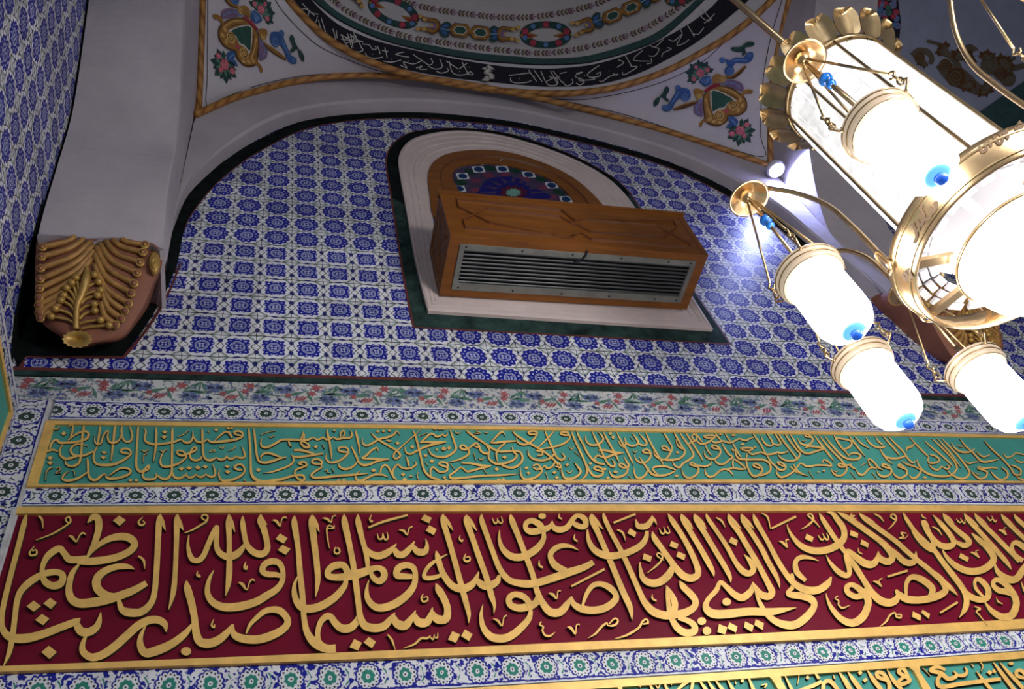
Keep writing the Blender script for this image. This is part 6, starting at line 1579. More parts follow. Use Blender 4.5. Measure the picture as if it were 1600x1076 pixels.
# inscribed ring
mb = MB(); mb.lathe([(.299, 1.793), (.306, 1.797), (.328, 1.872), (.334, 1.886), (.324, 1.888), (.317, 1.87), (.292, 1.80), (.299, 1.793)], M['brass'], 64, (AXX, AXY, EYE))
ring = mb.build('inscribed_ring', None, chand, smooth=True)
mb = MB()
for z, r in ((1.808, .3100), (1.866, .3270)):
    mb.tube([cyl(r, 2*math.pi*k/64, z) for k in range(65)], .004, M['brass_dark'], 6, cap=False)
mb.build('ring_bead', None, ring, smooth=True)
def on_ring(x, y, l=0.0):
    d = ray(x, y).normalized(); R = .320
    for _ in range(6):
        ox, oy = O.x-AXX, O.y-AXY; A = d.x*d.x+d.y*d.y; B = ox*d.x+oy*d.y; Cc = ox*ox+oy*oy-(R+l)**2
        q = B*B-A*Cc
        s = (-B-math.sqrt(max(q, 0)))/A; p = O+d*s; zz = min(max(p.z-EYE, 1.80), 1.875); R = .3070+(zz-1.80)/.072*.0215
    return p
KR = K(1390, 170, 3.076)
RT = Paint(lambda x, y, l: on_ring(*KR(x, y), .003+(l-.004)*.3))
for pts in ([(118, 645), (130, 610), (118, 570), (108, 550)], [(135, 590), (142, 560), (130, 535)], [(150, 565), (165, 520), (150, 480), (158, 462)], [(165, 530), (190, 525), (200, 490), (190, 470)], [(205, 500), (225, 470), (215, 455), (230, 450)],
            [(430, 180), (445, 205), (465, 190), (455, 165)], [(470, 150), (490, 180)], [(500, 130), (525, 165), (545, 150), (530, 115)], [(545, 110), (570, 140), (560, 100)], [(600, 95), (640, 90), (610, 75)], [(620, 60), (646, 80)],
            [(70, 780), (100, 830)], [(85, 770), (110, 815)], [(60, 800), (85, 830)]):
    RT.line(pts, 15, 'ring_text'); RT.done('engraved_letter', ring); RT.mb = MB()
pass
# bowl and the crystal blocks around it
mb = MB(); mb.lathe([(.182, 1.785), (.187, 1.77), (.184, 1.735), (.168, 1.68), (.135, 1.632), (.085, 1.598), (.03, 1.586), (.002, 1.585)], M['bowlglass'], 48, (AXX, AXY, EYE)); mb.build('glass_bowl', None, chand, smooth=True)
mb = MB(); mb.tube([cyl(.189, 2*math.pi*k/64, 1.775) for k in range(65)], .006, M['brass'], 6, cap=False); mb.build('bowl_rim', None, chand, smooth=True)
for i in range(8):
    a = 2*math.pi*i/8+.42; mb = MB(); d = Vector((-math.sin(a), math.cos(a), 0))*.014
    p, q = cyl(.186, a, 1.80), cyl(.300, a, 1.812); up = Vector((0, 0, .016))
    mb.prism([p-d, q-d, q+d, p+d], [p-d+up, q-d+up, q+d+up, p+d+up], M['brass']); mb.build('spoke', None, chand)
for i in range(24):
    for j in range(3):
        a = 2*math.pi*(i+.1*(j % 2))/24; r = .212+.029*j; p = cyl(r, a, 1.862); t = Vector((-math.sin(a), math.cos(a), 0)); rd = Vector((math.cos(a), math.sin(a), 0)); w, l = .34*2*math.pi*r/24, .011; u = Vector((0, 0, .010))
        mb = MB(); mb.prism([p-t*w-rd*l, p+t*w-rd*l, p+t*w+rd*l, p-t*w+rd*l], [p-t*w-rd*l+u, p+t*w-rd*l+u, p+t*w+rd*l+u, p-t*w+rd*l+u], M['crystal_dim']); mb.build('crystal_block', None, chand)
# arms with bell hoods
for i, (deg, rad) in enumerate(LAMPS):
    a = math.radians(deg); mb = MB()
    P = [(.331, 1.88), (.330, 2.0), (.333, 2.106), (.346, 2.239), (.395, 2.350), (.455+.4*(rad-.53), 2.430), (rad-.04, 2.470), (rad-.008, 2.472), (rad, 2.455)]
    mb.tube([cyl(r, a, z) for r, z in catmull(P, 6)], .0085, M['brass'], 10)
    arm = mb.build('arm', None, chand, smooth=True)
    mb = MB(); c = cyl(rad, a, 2.435); mb.lathe([(.003, .030), (.016, .028), (.020, .015), (.035, .008), (.058, -.004), (.070, -.018), (.070, -.024), (.062, -.020), (.045, -.008), (.030, .002), (.012, .004)], M['brass'], 32, c)
    mb.ball(c+Vector((0, 0, -.006)), .024, M['brass_dark'], 14, 8)
    mb.build('bell_hood', None, arm, smooth=True)
    mb = MB(); q = [cyl(.337, a+.06*s, z) for s, z in ((-1, 1.87), (-1.3, 1.92), (-.4, 1.955), (.9, 1.94), (1.2, 1.89), (.8, 1.86))]; mb.tube([p for p in catmull(q+[q[0]], 4)], .0045, M['brass'], 6, cap=False); mb.build('arm_loop', None, arm, smooth=True)

LABELS = ['glowing white glass lamp hanging nearest the crystal drum, topmost of the four lit lamps', 'glowing white glass lamp hanging from the leftmost chandelier arm, left of the inscribed ring',
          'glowing white glass lamp low behind the leftmost lamp, its tip over the rosette band', 'glowing white glass lamp cut by the right photo edge, below the inscribed ring', 'glass lamp at the upper right photo corner, its slanting brass rods in view']
for i, (deg, rad) in enumerate(LAMPS):
    a = math.radians(deg); c = cyl(rad, a, 1.975)
    lamp = empty('hanging_lamp', c+Vector((0, 0, -.30)), LABELS[i], 'lamp', 'glass lamps hanging from the chandelier arms')
    mb = MB(); mb.lathe([(.084, .0), (.100, .004), (.104, -.004), (.102, -.014), (.097, -.020), (.097, -.030), (.101, -.036), (.094, -.046), (.082, -.052)], M['rimglass'], 40, c); colr = mb.build('collar', None, lamp, smooth=True)
    mb = MB()
    for rr_, zz_ in ((.1035, -.010), (.0985, -.025), (.0925, -.048)): mb.tube([c+Vector((rr_*math.cos(w), rr_*math.sin(w), zz_)) for w in [2*math.pi*k/40 for k in range(41)]], .0022, M['brass_dark'], 5, cap=False)
    mb.build('collar_bead', None, colr, smooth=True)
    mb = MB(); mb.lathe([(.082, -.048), (.083, -.10), (.0835, -.20), (.0815, -.235), (.072, -.262), (.053, -.280), (.028, -.288), (.003, -.289)], M['lampglass'], 40, c); mb.build('glass_shade', None, lamp, smooth=True)
    mb = MB(); mb.ball(c+Vector((0, 0, -.290)), .034, M['cyan'], 20, 8, (1, 1, .3)); fin = mb.build('finial', None, lamp, smooth=True)
    mb = MB(); mb.ball(c+Vector((0, 0, -.306)), .017, M['blueglass'], 14, 8); mb.build('finial_bead', None, fin, smooth=True)
    mb = MB(); mb.tube([c+Vector((0, 0, z)) for z in (.44, .10)], .006, M['brass'], 8); mb.tube([c+Vector((0, 0, z)) for z in (.10, .05, .01)], [.007, .012, .045], M['brass_dark'], 14)
    for k in range(4):
        q = a+.4+k*math.pi/2; mb.tube([c+Vector((0, 0, .012)), c+Vector((.085*math.cos(q), .085*math.sin(q), .002))], .004, M['brass_dark'], 6)
    mb.build('centre_rod', None, lamp, smooth=True)
    mb = MB(); mb.ball(c+Vector((0, 0, .30)), .021, M['bead'], 14, 8, (1, 1, .8)); mb.ball(c+Vector((0, 0, .265)), .015, M['bead'], 14, 8, (1, 1, .8)); mb.build('blue_bead', None, lamp, smooth=True)
    for k in range(3):
        q = a+math.radians((60, 180, 300)[k]+20); u = Vector((math.cos(q), math.sin(q), 0)); mb = MB()
        top_, hook_ = c+u*.012+Vector((0, 0, .43)), c+u*.112+Vector((0, 0, .085))
        mb.tube([top_, hook_], .0042, M['brass_dark'], 6)
        mb.tube(catmull([hook_, hook_+u*.012+Vector((0, 0, -.012)), hook_+Vector((0, 0, -.028)), hook_-u*.008+Vector((0, 0, -.018))], 4), .0036, M['brass_dark'], 6)
        t_ = Vector((-math.sin(q), math.cos(q), 0))
        for n in range(2):
            cc = hook_+Vector((0, 0, -.036-.022*n))+u*.004; e = u if n % 2 else t_
            mb.tube([cc+e*.008*math.cos(w)+Vector((0, 0, .015*math.sin(w))) for w in [2*math.pi*s/12 for s in range(13)]], .003, M['brass_dark'], 5, cap=False)
        h2 = c+u*.118+Vector((0, 0, .012))
        mb.tube(catmull([h2+Vector((0, 0, .012)), h2+u*.012, h2+Vector((0, 0, -.014)), c+u*.104+Vector((0, 0, -.012)), c+u*.098+Vector((0, 0, .006))], 4), .004, M['brass'], 6)
        mb.build('chain', None, lamp, smooth=True)

# ------------------------------------------------------------------ flood lamp in the springing of the right arch
sp = onY(1212, 264, YF-0.075)
spot = empty('flood_lamp', sp, 'small bright flood lamp at the foot of the right painted pendentive', 'lamp')
mb = MB(); mb.lathe([(.003, .055), (.03, .052), (.052, .035), (.062, .008), (.060, -.012), (.052, -.02)], M['white_paint'], 24, sp)
mb.tube([sp+Vector((0, 0.02, .04)), sp+Vector((0, .08, .05))], .012, M['metal'], 8); mb.build('housing', None, spot, smooth=True)
mb = MB(); mb.lathe([(.052, -.018), (.040, -.034), (.02, -.042), (.002, -.044)], glow('lit_flood_lens', (.8, .86, 1.0), 12), 20, sp); mb.build('lens', None, spot, smooth=True)
d = bpy.data.lights.new('flood_lamp_beam', 'SPOT'); d.energy = 60; d.color = (.40, .46, 1.0); d.shadow_soft_size = .04; d.spot_size = math.radians(168); d.spot_blend = .5
lo = bpy.data.objects.new('flood_lamp_beam', d); COL.objects.link(lo); lo.location = sp+Vector((.02, -.05, -.07)); lo.rotation_euler = Vector((.35, .20, -1)).to_track_quat('-Z', 'Y').to_euler()

# ------------------------------------------------------------------ painted ornament of dome and pendentives
KM1 = K(1010, 50, 5.663)
def scroll(P, x, y, r, m1, m2, turn=1.6, a0=0.0, s=1):
    """painted volute"""
    P.disc(x, y, r, r, m1, 18); pts = []
    for k in range(15):
        f = k/14; a = a0+s*f*turn*2*math.pi; q = r*.82*(1-f*.85); pts.append((x+q*math.cos(a), y+q*math.sin(a), r*.20*(1-f*.5)))
    P.line(pts, r*.2, m2)
def rosette(P, x, y, r, m1='rose', m2='rose_pale'):
    P.disc(x, y, r, r, m1, 16)
    for k in range(7):
        a = 2*math.pi*k/7; P.disc(x+r*.62*math.cos(a), y+r*.62*math.sin(a), r*.27, r*.20, m2, 8, a+1.57)
    P.disc(x, y, r*.32, r*.32, m2, 10); P.disc(x, y, r*.15, r*.15, m1, 8)
def leafspray(P, x, y, n, r, a0, a1, m='leaf_dark'):
    for k in range(n):
        a = a0+(a1-a0)*k/max(1, n-1); q = r*(1 if k % 2 else .86); c, s = math.cos(a), math.sin(a)
        P.poly([(x, y), (x+q*.35*c-q*.20*s, y+q*.35*s+q*.20*c), (x+q*.62*c-q*.10*s, y+q*.62*s+q*.10*c), (x+q*.70*c-q*.20*s, y+q*.70*s+q*.20*c), (x+q*c, y+q*s),
                (x+q*.70*c+q*.20*s, y+q*.70*s-q*.20*c), (x+q*.62*c+q*.10*s, y+q*.62*s-q*.10*c), (x+q*.35*c+q*.20*s, y+q*.35*s-q*.20*c)], m)
def medallion(P):
    # flowers at head and foot
    for (fx, fy, a) in ((475, 375, (2.3, 5.9)), (835, 880, (-1.5, 3.6))):
        leafspray(P, fx, fy, 12, 135, a[0], a[1]); leafspray(P, fx+5, fy+5, 7, 90, a[0]+.2, a[1]-.1, 'stem')
    for x, y, r in ((478, 362, 36), (420, 415, 22), (540, 335, 22), (440, 310, 18), (830, 870, 42), (757, 900, 26), (890, 820, 24), (868, 918, 22)): rosette(P, x, y, r)
    # mauve acanthus wings
    P.poly([(655, 455), (720, 425), (790, 430), (850, 460), (858, 520), (800, 510), (730, 480)], 'mauve', 3); P.line([(665, 460, 6), (760, 450, 10), (845, 500, 4)], 8, 'leaf_pale')
    P.poly([(500, 590), (450, 610), (420, 660), (430, 720), (490, 750), (505, 700)], 'mauve', 3); P.line([(495, 600, 5), (445, 660, 10), (470, 735, 4)], 8, 'leaf_pale')
    # side arms
    P.line([(690, 400, 18), (770, 395, 34), (830, 350, 36), (880, 300, 22)], 20, 'ochre_dark'); P.line([(690, 396, 12), (770, 388, 24), (830, 343, 24), (875, 300, 14)], 20, 'ochre')
    P.line([(455, 610, 18), (400, 635, 36), (320, 660, 38), (240, 685, 22)], 20, 'ochre_dark'); P.line([(455, 606, 12), (400, 630, 24), (320, 653, 26), (245, 678, 14)], 20, 'ochre')
    # blue scrolled leaves
    for pts in ([(700, 240), (720, 300), (760, 330), (790, 275), (890, 275), (940, 240), (945, 185), (900, 180), (860, 225), (790, 225), (740, 250)], [(395, 570), (380, 510), (310, 490), (270, 480), (260, 530), (230, 580), (190, 640), (140, 650), (165, 700), (220, 690), (260, 620), (310, 580), (350, 600)]):
        P.poly(pts, 'leaf_blue', 3)
    for x, y, r, a in ((735, 345, 44, 2.5), (672, 250, 27, 0), (905, 205, 26, 1), (345, 570, 44, .5), (280, 492, 24, 2), (165, 670, 28, 3)): scroll(P, x, y, r, 'leaf_blue', 'leaf_pale', 1.5, a, -1 if x > 600 else 1)
    P.line([(740, 260, 5), (820, 245, 12), (900, 255, 5)], 8, 'leaf_pale'); P.line([(290, 520, 5), (250, 590, 12), (205, 655, 5)], 8, 'leaf_pale')
    # green ribbon leaves at the ends
    for pts in ([(840, 215), (850, 180), (800, 178), (750, 160), (755, 135), (830, 130), (880, 95), (930, 85), (960, 105), (930, 130), (875, 140), (880, 190)], [(195, 620), (165, 605), (130, 575), (110, 630), (75, 660), (65, 620), (95, 580), (140, 560), (160, 500), (185, 480), (205, 515), (175, 570), (200, 600)]): P.poly(pts, 'leaf_dark', 3)
    P.line([(770, 150, 6), (830, 145, 14), (930, 105, 5)], 10, 'shield'); P.line([(85, 635, 5), (110, 590, 12), (180, 500, 5)], 10, 'shield')
    # outer gold frame
    P.poly([(505, 560), (560, 500), (640, 470), (740, 490), (830, 540), (885, 600), (890, 680), (840, 730), (780, 745), (730, 745), (715, 790), (650, 830), (580, 825), (520, 790), (510, 720), (500, 640)], 'ochre_dark', 3)
    P.poly([(513, 565), (565, 508), (640, 480), (735, 498), (820, 548), (872, 605), (876, 672), (835, 718), (780, 732), (720, 735), (702, 780), (645, 816), (585, 812), (533, 780), (522, 715), (510, 640)], 'ochre', 3)
    P.line([(525, 590, 8), (545, 680, 12), (575, 760, 10)], 10, 'ochre_lit'); P.line([(660, 492, 8), (750, 520, 12), (830, 580, 10)], 10, 'ochre_lit')
    P.line([(548, 575, 5), (560, 660, 6), (590, 740, 5)], 6, 'ochre_dark'); P.line([(650, 515, 5), (735, 545, 6), (815, 600, 5)], 6, 'ochre_dark')
    for pts in ([(835, 560), (860, 520), (905, 505), (945, 520), (925, 545), (880, 545), (850, 580)], [(540, 765), (505, 770), (470, 805), (470, 840), (490, 835), (505, 800), (545, 795)]): P.poly(pts, 'ochre', 3)
    for x, y in ((830, 600), (850, 650), (815, 690), (600, 790), (560, 770), (650, 800)): P.disc(x, y, 22, 14, 'ochre_lit', 9, x*.01)
    # white surround and the green shield
    P.poly([(565, 525), (600, 508), (700, 545), (800, 605), (760, 615), (715, 640), (690, 680), (640, 690), (600, 735), (580, 690), (566, 610)], 'letter_white', 2)
    P.poly([(575, 530), (600, 517), (690, 550), (770, 600), (720, 625), (685, 668), (640, 672), (590, 705), (580, 650)], 'shield', 2)
    scroll(P, 768, 648, 44, 'ochre_lit', 'ochre_dark', 1.7, 3.4, 1); scroll(P, 645, 735, 44, 'ochre_lit', 'ochre_dark', 1.7, 4.4, -1)
    P.line([(690, 712, 26), (725, 690, 26)], 24, 'rose'); P.line([(515, 525, 22), (580, 485, 34), (650, 460, 22)], 24, 'crimson'); P.line([(525, 512, 8), (580, 478, 12), (645, 455, 8)], 10, 'rose')
    # gold head leaves with volutes, blue fan
    P.poly([(585, 450), (590, 395), (620, 370), (680, 385), (705, 420), (670, 450), (640, 440), (610, 455)], 'ochre', 3); scroll(P, 672, 415, 32, 'ochre_lit', 'ochre_dark', 1.5, 2.0, 1)
    P.poly([(510, 520), (460, 500), (420, 510), (430, 560), (470, 590), (500, 560)], 'ochre', 3); scroll(P, 458, 565, 28, 'ochre_lit', 'ochre_dark', 1.5, 5.5, -1)
    P.poly([(520, 480), (470, 445), (490, 405), (550, 385), (575, 420), (570, 460)], 'leaf_blue', 3)
    for k in range(5): P.line([(530, 462, 4), (485+22*k, 425-9*k, 9)], 7, 'leaf_pale')
    P.poly([(720, 760), (760, 745), (810, 780), (800, 825), (760, 830), (740, 800)], 'leaf_blue', 3); P.line([(735, 770, 5), (770, 790, 12), (795, 820, 5)], 8, 'leaf_pale')
    P.poly([(700, 850), (730, 810), (755, 825), (735, 850)], 'leaf_blue', 2)
PR = Paint(lambda x, y, l: pendR(*KM1(x, y), l)); PR.maxlen = 34; PR.step = 0.00006
medallion(PR)
PR.done('painted_medallion', penR)
# the left one is the same design mirrored: fitted from six matching points
KM2 = K(320, 0, 7.688)
pairs = [((585, 490), (560, 280)), ((705, 700), (390, 550)), ((640, 735), (470, 625)), ((765, 650), (320, 460)), ((830, 870), (240, 785)), ((170, 670), (1050, 730)), ((480, 362), (680, 110)), ((480, 830), (700, 850)), ((930, 520), (110, 190))]
def fit2(pairs):
    A = [[a[0]/500-1, a[1]/500-1, 1, (a[0]/500-1)*(a[1]/500-1)] for a, _ in pairs]
    sx, sy = solve(A, [KM2(*b)[0] for _, b in pairs]), solve(A, [KM2(*b)[1] for _, b in pairs])
    return lambda x, y: (sum(p*q for p, q in zip(sx, (x/500-1, y/500-1, 1, (x/500-1)*(y/500-1)))), sum(p*q for p, q in zip(sy, (x/500-1, y/500-1, 1, (x/500-1)*(y/500-1)))))
LM = fit2(pairs)
PL = Paint(lambda x, y, l: pendL(*LM(x, y), l)); PL.maxlen = 34; PL.step = 0.00006
medallion(PL)
PL.done('painted_medallion', penL)
# thin ink lines inside the ropes
P = Paint(lambda x, y, l: pendR(x, y, l))
P.line([(826, 152), (900, 156), (950, 150), (1000, 139), (1050, 122), (1100, 95), (1146, 52), (1180, 22), (1212, -10)], 1.1, 'ink'); P.line([(875, 157), (940, 170), (1000, 186), (1060, 206), (1110, 222), (1192, 245), (1189, 215), (1189, 170), (1193, 120), (1204, 60), (1222, 0), (1232, -30)], 1.1, 'ink', 4)
P.done('ink_line', penR)
P = Paint(lambda x, y, l: pendL(x, y, l))
P.line([(424, -12), (440, 15), (470, 48), (500, 73), (540, 92), (580, 107), (610, 115)], 1.1, 'ink'); P.line([(570, 115), (520, 115.5), (470, 119), (420, 129), (380, 141), (345, 155), (323, 164), (324, 120), (324.5, 60), (325, -20)], 1.1, 'ink', 4)
P.done('ink_line', penL)

# garland of the dome
P = Paint(lambda x, y, l: on_dome(x, y, l), 0.00006); P.maxlen = 4.5
def wreath(cx, cy, rx, ry, a, n=10):
    c, s = math.cos(a), math.sin(a); T = lambda u, v: (cx+u*c-v*s, cy+u*s+v*c)
    ring_ = [(*T(rx*math.cos(t), ry*math.sin(t)), 11.5+1.5*math.cos(2*t)) for t in [2*math.pi*k/24 for k in range(25)]]
    P.line(ring_, 10, 'leaf_dark', 2)
    for k in range(2):
        t = 0.15+k*math.pi; u = rx*math.cos(t)*.82; sg = 1 if k == 0 else -1
        P.poly([T(u+6*sg, -5), T(u-16*sg, 1), T(u+4*sg, 8), T(u+14*sg, 2)], 'ochre')
        P.poly([T(u+8*sg, -2), T(u-10*sg, 2), T(u+8*sg, 6)], 'crimson')
    for k in range(n):
        t = 2*math.pi*(k+.5)/n; x, y = T(rx*math.cos(t), ry*math.sin(t))
        if k % 2: rosette(P, x, y, 5.4, 'crimson', 'rose')
        else: rosette(P, x, y, 4.2, 'leaf_blue', 'leaf_pale')
wreath(615, 18, 36, 17, 0.42, 10); wreath(853, 54, 34, 16, 0.0, 10); wreath(1075, -22, 36, 17, -.62, 10); wreath(530, -45, 30, 15, .8)
def clasp(cx, cy, a, s=1):
    c, q = math.cos(a), math.sin(a); T = lambda u, v: (cx+u*s*c-v*q, cy+u*s*q+v*c)
    P.line([(*T(-16, -9), 4), (*T(-4, -8), 6), (*T(10, -9), 6), (*T(15, -1), 7), (*T(10, 9), 6), (*T(-3, 7), 6), (*T(-15, 10), 4)], 5, 'ochre_dark'); P.line([(*T(-15, -9), 2), (*T(-3, -8), 4), (*T(10, -8), 4), (*T(14, 0), 4), (*T(9, 8), 4), (*T(-3, 7), 4), (*T(-14, 9), 2)], 3, 'ochre')
    for u, v in ((-16, -10), (-15, 10), (-8, -7), (-6, 8)): P.disc(*T(u, v), 3.6, 3.2, 'ochre_lit', 9)
    P.disc(*T(8, 0), 5, 4.5, 'mauve', 9); P.disc(*T(5, 0), 2.4, 2.4, 'ochre_lit', 8)
def knot(cx, cy, a, s=1):
    c, q = math.cos(a), math.sin(a); T = lambda u, v: (cx+u*s*c-v*q, cy+u*s*q+v*c)
    for v in (-1, 1):
        P.poly([T(-9, 0), T(-7, 8*v), T(1, 13*v), T(8, 9*v), T(5, 4*v), T(9, 1*v), T(0, 0)], 'leaf_dark', 2); P.poly([T(-8, 1*v), T(-2, 8*v), T(5, 8*v), T(2, 3*v)], 'leaf_blue')
    P.line([(*T(-8, 0), 2), (*T(8, 0), 2)], 2, 'leaf_pale')
def hexes(cx, cy, a):
    c, q = math.cos(a), math.sin(a); T = lambda u, v: (cx+u*c-v*q, cy+u*q+v*c)
    H = lambda o, k: [T(o-17*k, 0), T(o-9*k, -9.5*k), T(o+9*k, -9.5*k), T(o+17*k, 0), T(o+9*k, 9.5*k), T(o-9*k, 9.5*k)]
    for o in (-16, 16):
        P.poly(H(o, 1.12), 'ochre_dark'); P.poly(H(o, 1.0), 'ochre'); P.poly(H(o, .66), 'letter_white'); P.poly(H(o, .56), 'shield')
    P.line([(*T(-9, -9.5), 5), (*T(9, 9.5), 5)], 5, 'ochre'); P.line([(*T(-7, -8), 1.4), (*T(10, 9), 1.4)], 1.4, 'ochre_lit')
clasp(670, 39, .25); knot(696, 46, .18); hexes(735, 49, .12); knot(773, 53, .03, -1); clasp(794, 53, 0, -1)
clasp(912, 41, -.28); knot(934, 32, -.35); hexes(972, 18, -.42); knot(1008, 0, -.5, -1); clasp(1028, -12, -.55, -1)
clasp(562, -8, .75, -1)
P.done('painted_garland', dome)
P = Paint(lambda x, y, l: on_dome(x, y, l))
P.step = 0
def sprigs(pts, step, size):
    c = resample([Vector((x, y, 0)) for x, y in catmull(pts, 6)], 400); L = 0; nxt = 0; k = 0
    for a, b in zip(c, c[1:]):
        L += (b-a).length
        if L >= nxt:
            t = (b-a).normalized(); n = Vector((-t.y, t.x, 0))
            if k % 5 == 0:
                for q in range(5):
                    w = 2*math.pi*q/5; e = Vector((math.cos(w), math.sin(w), 0)); P.poly([(a+e*size*.3).to_2d(), (a+e*size*.9+Vector((-e.y, e.x, 0))*size*.35).to_2d(), (a+e*size*1.25).to_2d(), (a+e*size*.9-Vector((-e.y, e.x, 0))*size*.35).to_2d()], 'mauve')
                P.disc(a.x, a.y, size*.3, size*.3, 'crimson', 6)
            else:
                for s in (-1, 1): P.poly([a.to_2d(), (a+t*size*.5+n*s*size*.9).to_2d(), (a+t*size*1.4+n*s*size*1.15).to_2d(), (a+t*size*1.0+n*s*size*.35).to_2d()], 'sprig' if (k % 5) in (1, 4) else 'sprig_olive')
                P.line([a.to_2d(), (a+t*size*1.3).to_2d()], .7, 'sprig_olive')
            nxt += step; k += 1
sprigs([(470, -62), (500, -22), (530, 8), (560, 27), (600, 45), (640, 58), (690, 66), (740, 73), (800, 80), (850, 83), (900, 77), (950, 65), (1000, 48), (1040, 25), (1070, 5), (1095, -15)], 6.2, 4.2)
sprigs([(570, -40), (610, -8), (650, 8), (700, 18), (750, 24), (780, 27), (824, 27), (866, 22), (909, 13), (941, 2), (975, -15)], 6.2, 4.4)
P.done('painted_sprigs', dome)
# white writing on the black ring, and the stucco knot at its middle
P = Paint(lambda x, y, l: on_dome(x, y, l+.008))
KD1, KD2, KD0 = K(530, 0, 6.4), K(760, 0, 4.706), K(400, 0, 3.5875)
W1 = '''20,390 60,398 100,400 240,420|110,340 160,390 240,418|80,330 105,400 125,480|215,470 240,500 190,520 130,500|230,440 300,450 330,490 370,490 360,460|380,460 400,500 410,540|455,475 470,530 480,580|260,530 290,570 360,582 440,570|430,505 490,515|560,540 620,560 700,572|740,545 820,600 900,650 935,625 915,580|1005,590 1030,670 960,690 890,660|570,540 600,530 650,520|440,610 520,622 620,600|610,650 680,680 640,620 740,640 820,610|770,680 830,660 800,690 880,692|1080,680 1090,710 1020,730 970,710|1070,610 1130,650 1190,690|1100,610 1130,720 1200,750 1290,740|1230,620 1270,700 1290,740 1340,745 1310,715 1290,735|1200,690 1280,630|330,540 335,545|1200,715 1206,718|1300,670 1306,672|300,580 306,583|690,610 696,613|520,590 526,594|60,440 90,470 60,480|10,350 60,370 110,395'''
W2 = '''165,555 320,535|180,570 180,595 220,610 300,605 330,590|310,515 370,600|350,515 410,600|400,520 450,620 520,620 510,570 440,600|470,520 525,620|490,520 560,610|590,530 540,540|460,560 500,575 540,560|560,600 590,630 635,610 630,580|690,570 680,590 720,600 690,625 660,610|830,480 740,550 800,580 720,590|660,540 710,530 650,560 720,590|760,570 830,560 840,530 810,545|970,545 910,560 850,600 830,590|930,540 960,555|970,440 1010,460 960,495|1020,405 1070,490|1060,490 1110,490 1070,520 1010,550 1000,530|1150,370 1080,440 1200,450|1210,430 1215,460 1180,470|1190,410 1240,410 1270,360 1240,350|1200,330 1240,345 1300,290|1290,420 1300,390 1360,360 1330,350|1340,290 1380,300 1440,250|1410,200 1440,250 1400,330 1450,320 1490,290|1470,170 1530,270|1520,250 1560,250 1600,200|240,575 246,578|350,560 356,562|720,555 726,557|900,520 906,522|1130,480 1136,483|1250,300 1256,302|1580,60 1640,130|1560,100 1620,150 1680,100|1600,170 1660,140'''
W0 = '''205,5 260,60 300,110|240,60 280,50 330,90|300,60 290,110 330,130 345,90|350,110 365,160 400,190|365,100 390,180|430,160 445,220 400,200|450,170 455,215|480,190 500,240 540,225 560,200 500,215|330,150 380,190 420,215|530,190 545,270|545,180 600,280|590,230 540,240|170,-20 230,30|260,20 310,70 350,80'''
for kk, txt, w in ((KD1, W1, 1.35), (KD2, W2, 1.35), (KD0, W0, 1.25)):
    for st in txt.split('|'): P.line([kk(*[float(v) for v in q.split(',')]) for q in st.split()], w, 'letter_white', 4)
P.done('white_calligraphy', dome)
mb = MB(); rr = random.Random(5)
for k in range(16):
    x, y = 762+rr.uniform(-5, 5), 105+k*1.35; a = on_dome(x-5+rr.uniform(-2, 2), y, .02); b = on_dome(x+6, y+rr.uniform(-1, 3), .02); m_ = on_dome(x, y-1, .045)
    mb.tube([a, m_, b], [.004, .011, .004], M['letter_white'], 6)
mb.build('stucco_knot', None, dome, smooth=True)
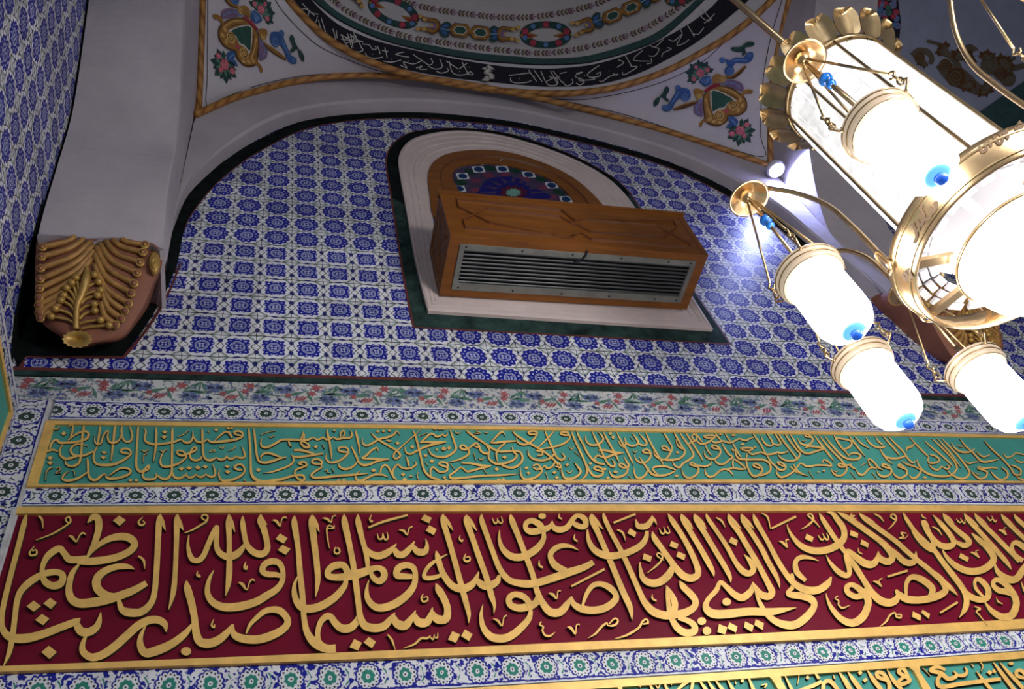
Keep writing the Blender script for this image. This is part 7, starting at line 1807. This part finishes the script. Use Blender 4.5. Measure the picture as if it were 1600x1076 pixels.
# right hand bay: painted grey-gold acanthus and a flower border
P = Paint(lambda x, y, l: pl(x, y, 1-l/8))
KN = K(1360, 0, 5.979)
for pts in ([(370, 500), (430, 450), (500, 445), (560, 470), (600, 540), (580, 600), (540, 590), (550, 540), (500, 510), (450, 560), (410, 540)], [(610, 620), (700, 580), (800, 610), (880, 650), (960, 720), (1020, 780), (1120, 830), (1160, 850), (1100, 880), (1000, 890), (900, 850), (800, 810), (720, 760), (650, 680)], [(600, 500), (680, 460), (740, 480), (820, 560), (860, 640), (800, 620), (720, 540)],
            [(1000, 650), (1100, 560), (1200, 570), (1300, 640), (1360, 720), (1330, 800), (1250, 800), (1180, 720), (1100, 690)], [(1200, 650), (1300, 620), (1420, 590), (1500, 580), (1430, 640), (1300, 670)], [(870, 430), (940, 410), (1010, 465), (940, 475)]): P.poly(pts and [KN(*p) for p in pts], 'grey_gold', 3)
for bx, by, n, dx, dy in ((545, 385, 8, 24, 7), (1090, 490, 6, -8, 22), (1340, 545, 5, -28, 18), (930, 510, 4, 12, 18)):
    for k in range(n): P.disc(*KN(bx+dx*k, by+dy*k), 4, 3, 'grey_gold', 8)
for lx, ly, n, r, a0, a1 in ((700, 480, 7, 17, 2.6, 5.2), (860, 560, 8, 24, 3.4, 6.4), (1090, 560, 7, 18, 3.6, 6.0), (1230, 620, 8, 22, 4.2, 7.0), (1050, 800, 8, 20, -.6, 1.9), (500, 560, 6, 14, 1.0, 3.6), (900, 760, 8, 18, .2, 2.6)):
    leafspray(P, *KN(lx, ly), n, r, a0, a1, 'ochre_dark'); leafspray(P, *KN(lx+8, ly+6), n-2, r*.7, a0+.2, a1-.2, 'grey_gold')
for x, y, r in ((800, 720, 90), (460, 540, 50), (700, 610, 60), (1220, 690, 60)): scroll(P, *KN(x, y), r/5.979, 'ochre_dark', 'grey_gold', 1.8, 1.0)
P.poly([KN(*p) for p in ((60, -300), (60, 0), (20, 150), (30, 190), (100, 250), (170, 330), (270, 370), (285, 200), (260, 0), (250, -300))], 'ink')
rr = random.Random(11)
for k in range(46):
    x, y = rr.uniform(40, 250), rr.uniform(-60, 300)
    if x > 60+max(0, y-180)*.9-10: rosette(P, *KN(x, y), rr.uniform(3.5, 6.5), ('crimson', 'mauve', 'leaf_blue', 'leaf_dark')[k % 4], ('rose', 'leaf_pale', 'leaf_pale', 'stem')[k % 4])
P.done('painted_acanthus', [o for o in ceiling.children if o.name.startswith('next_bay')][0])
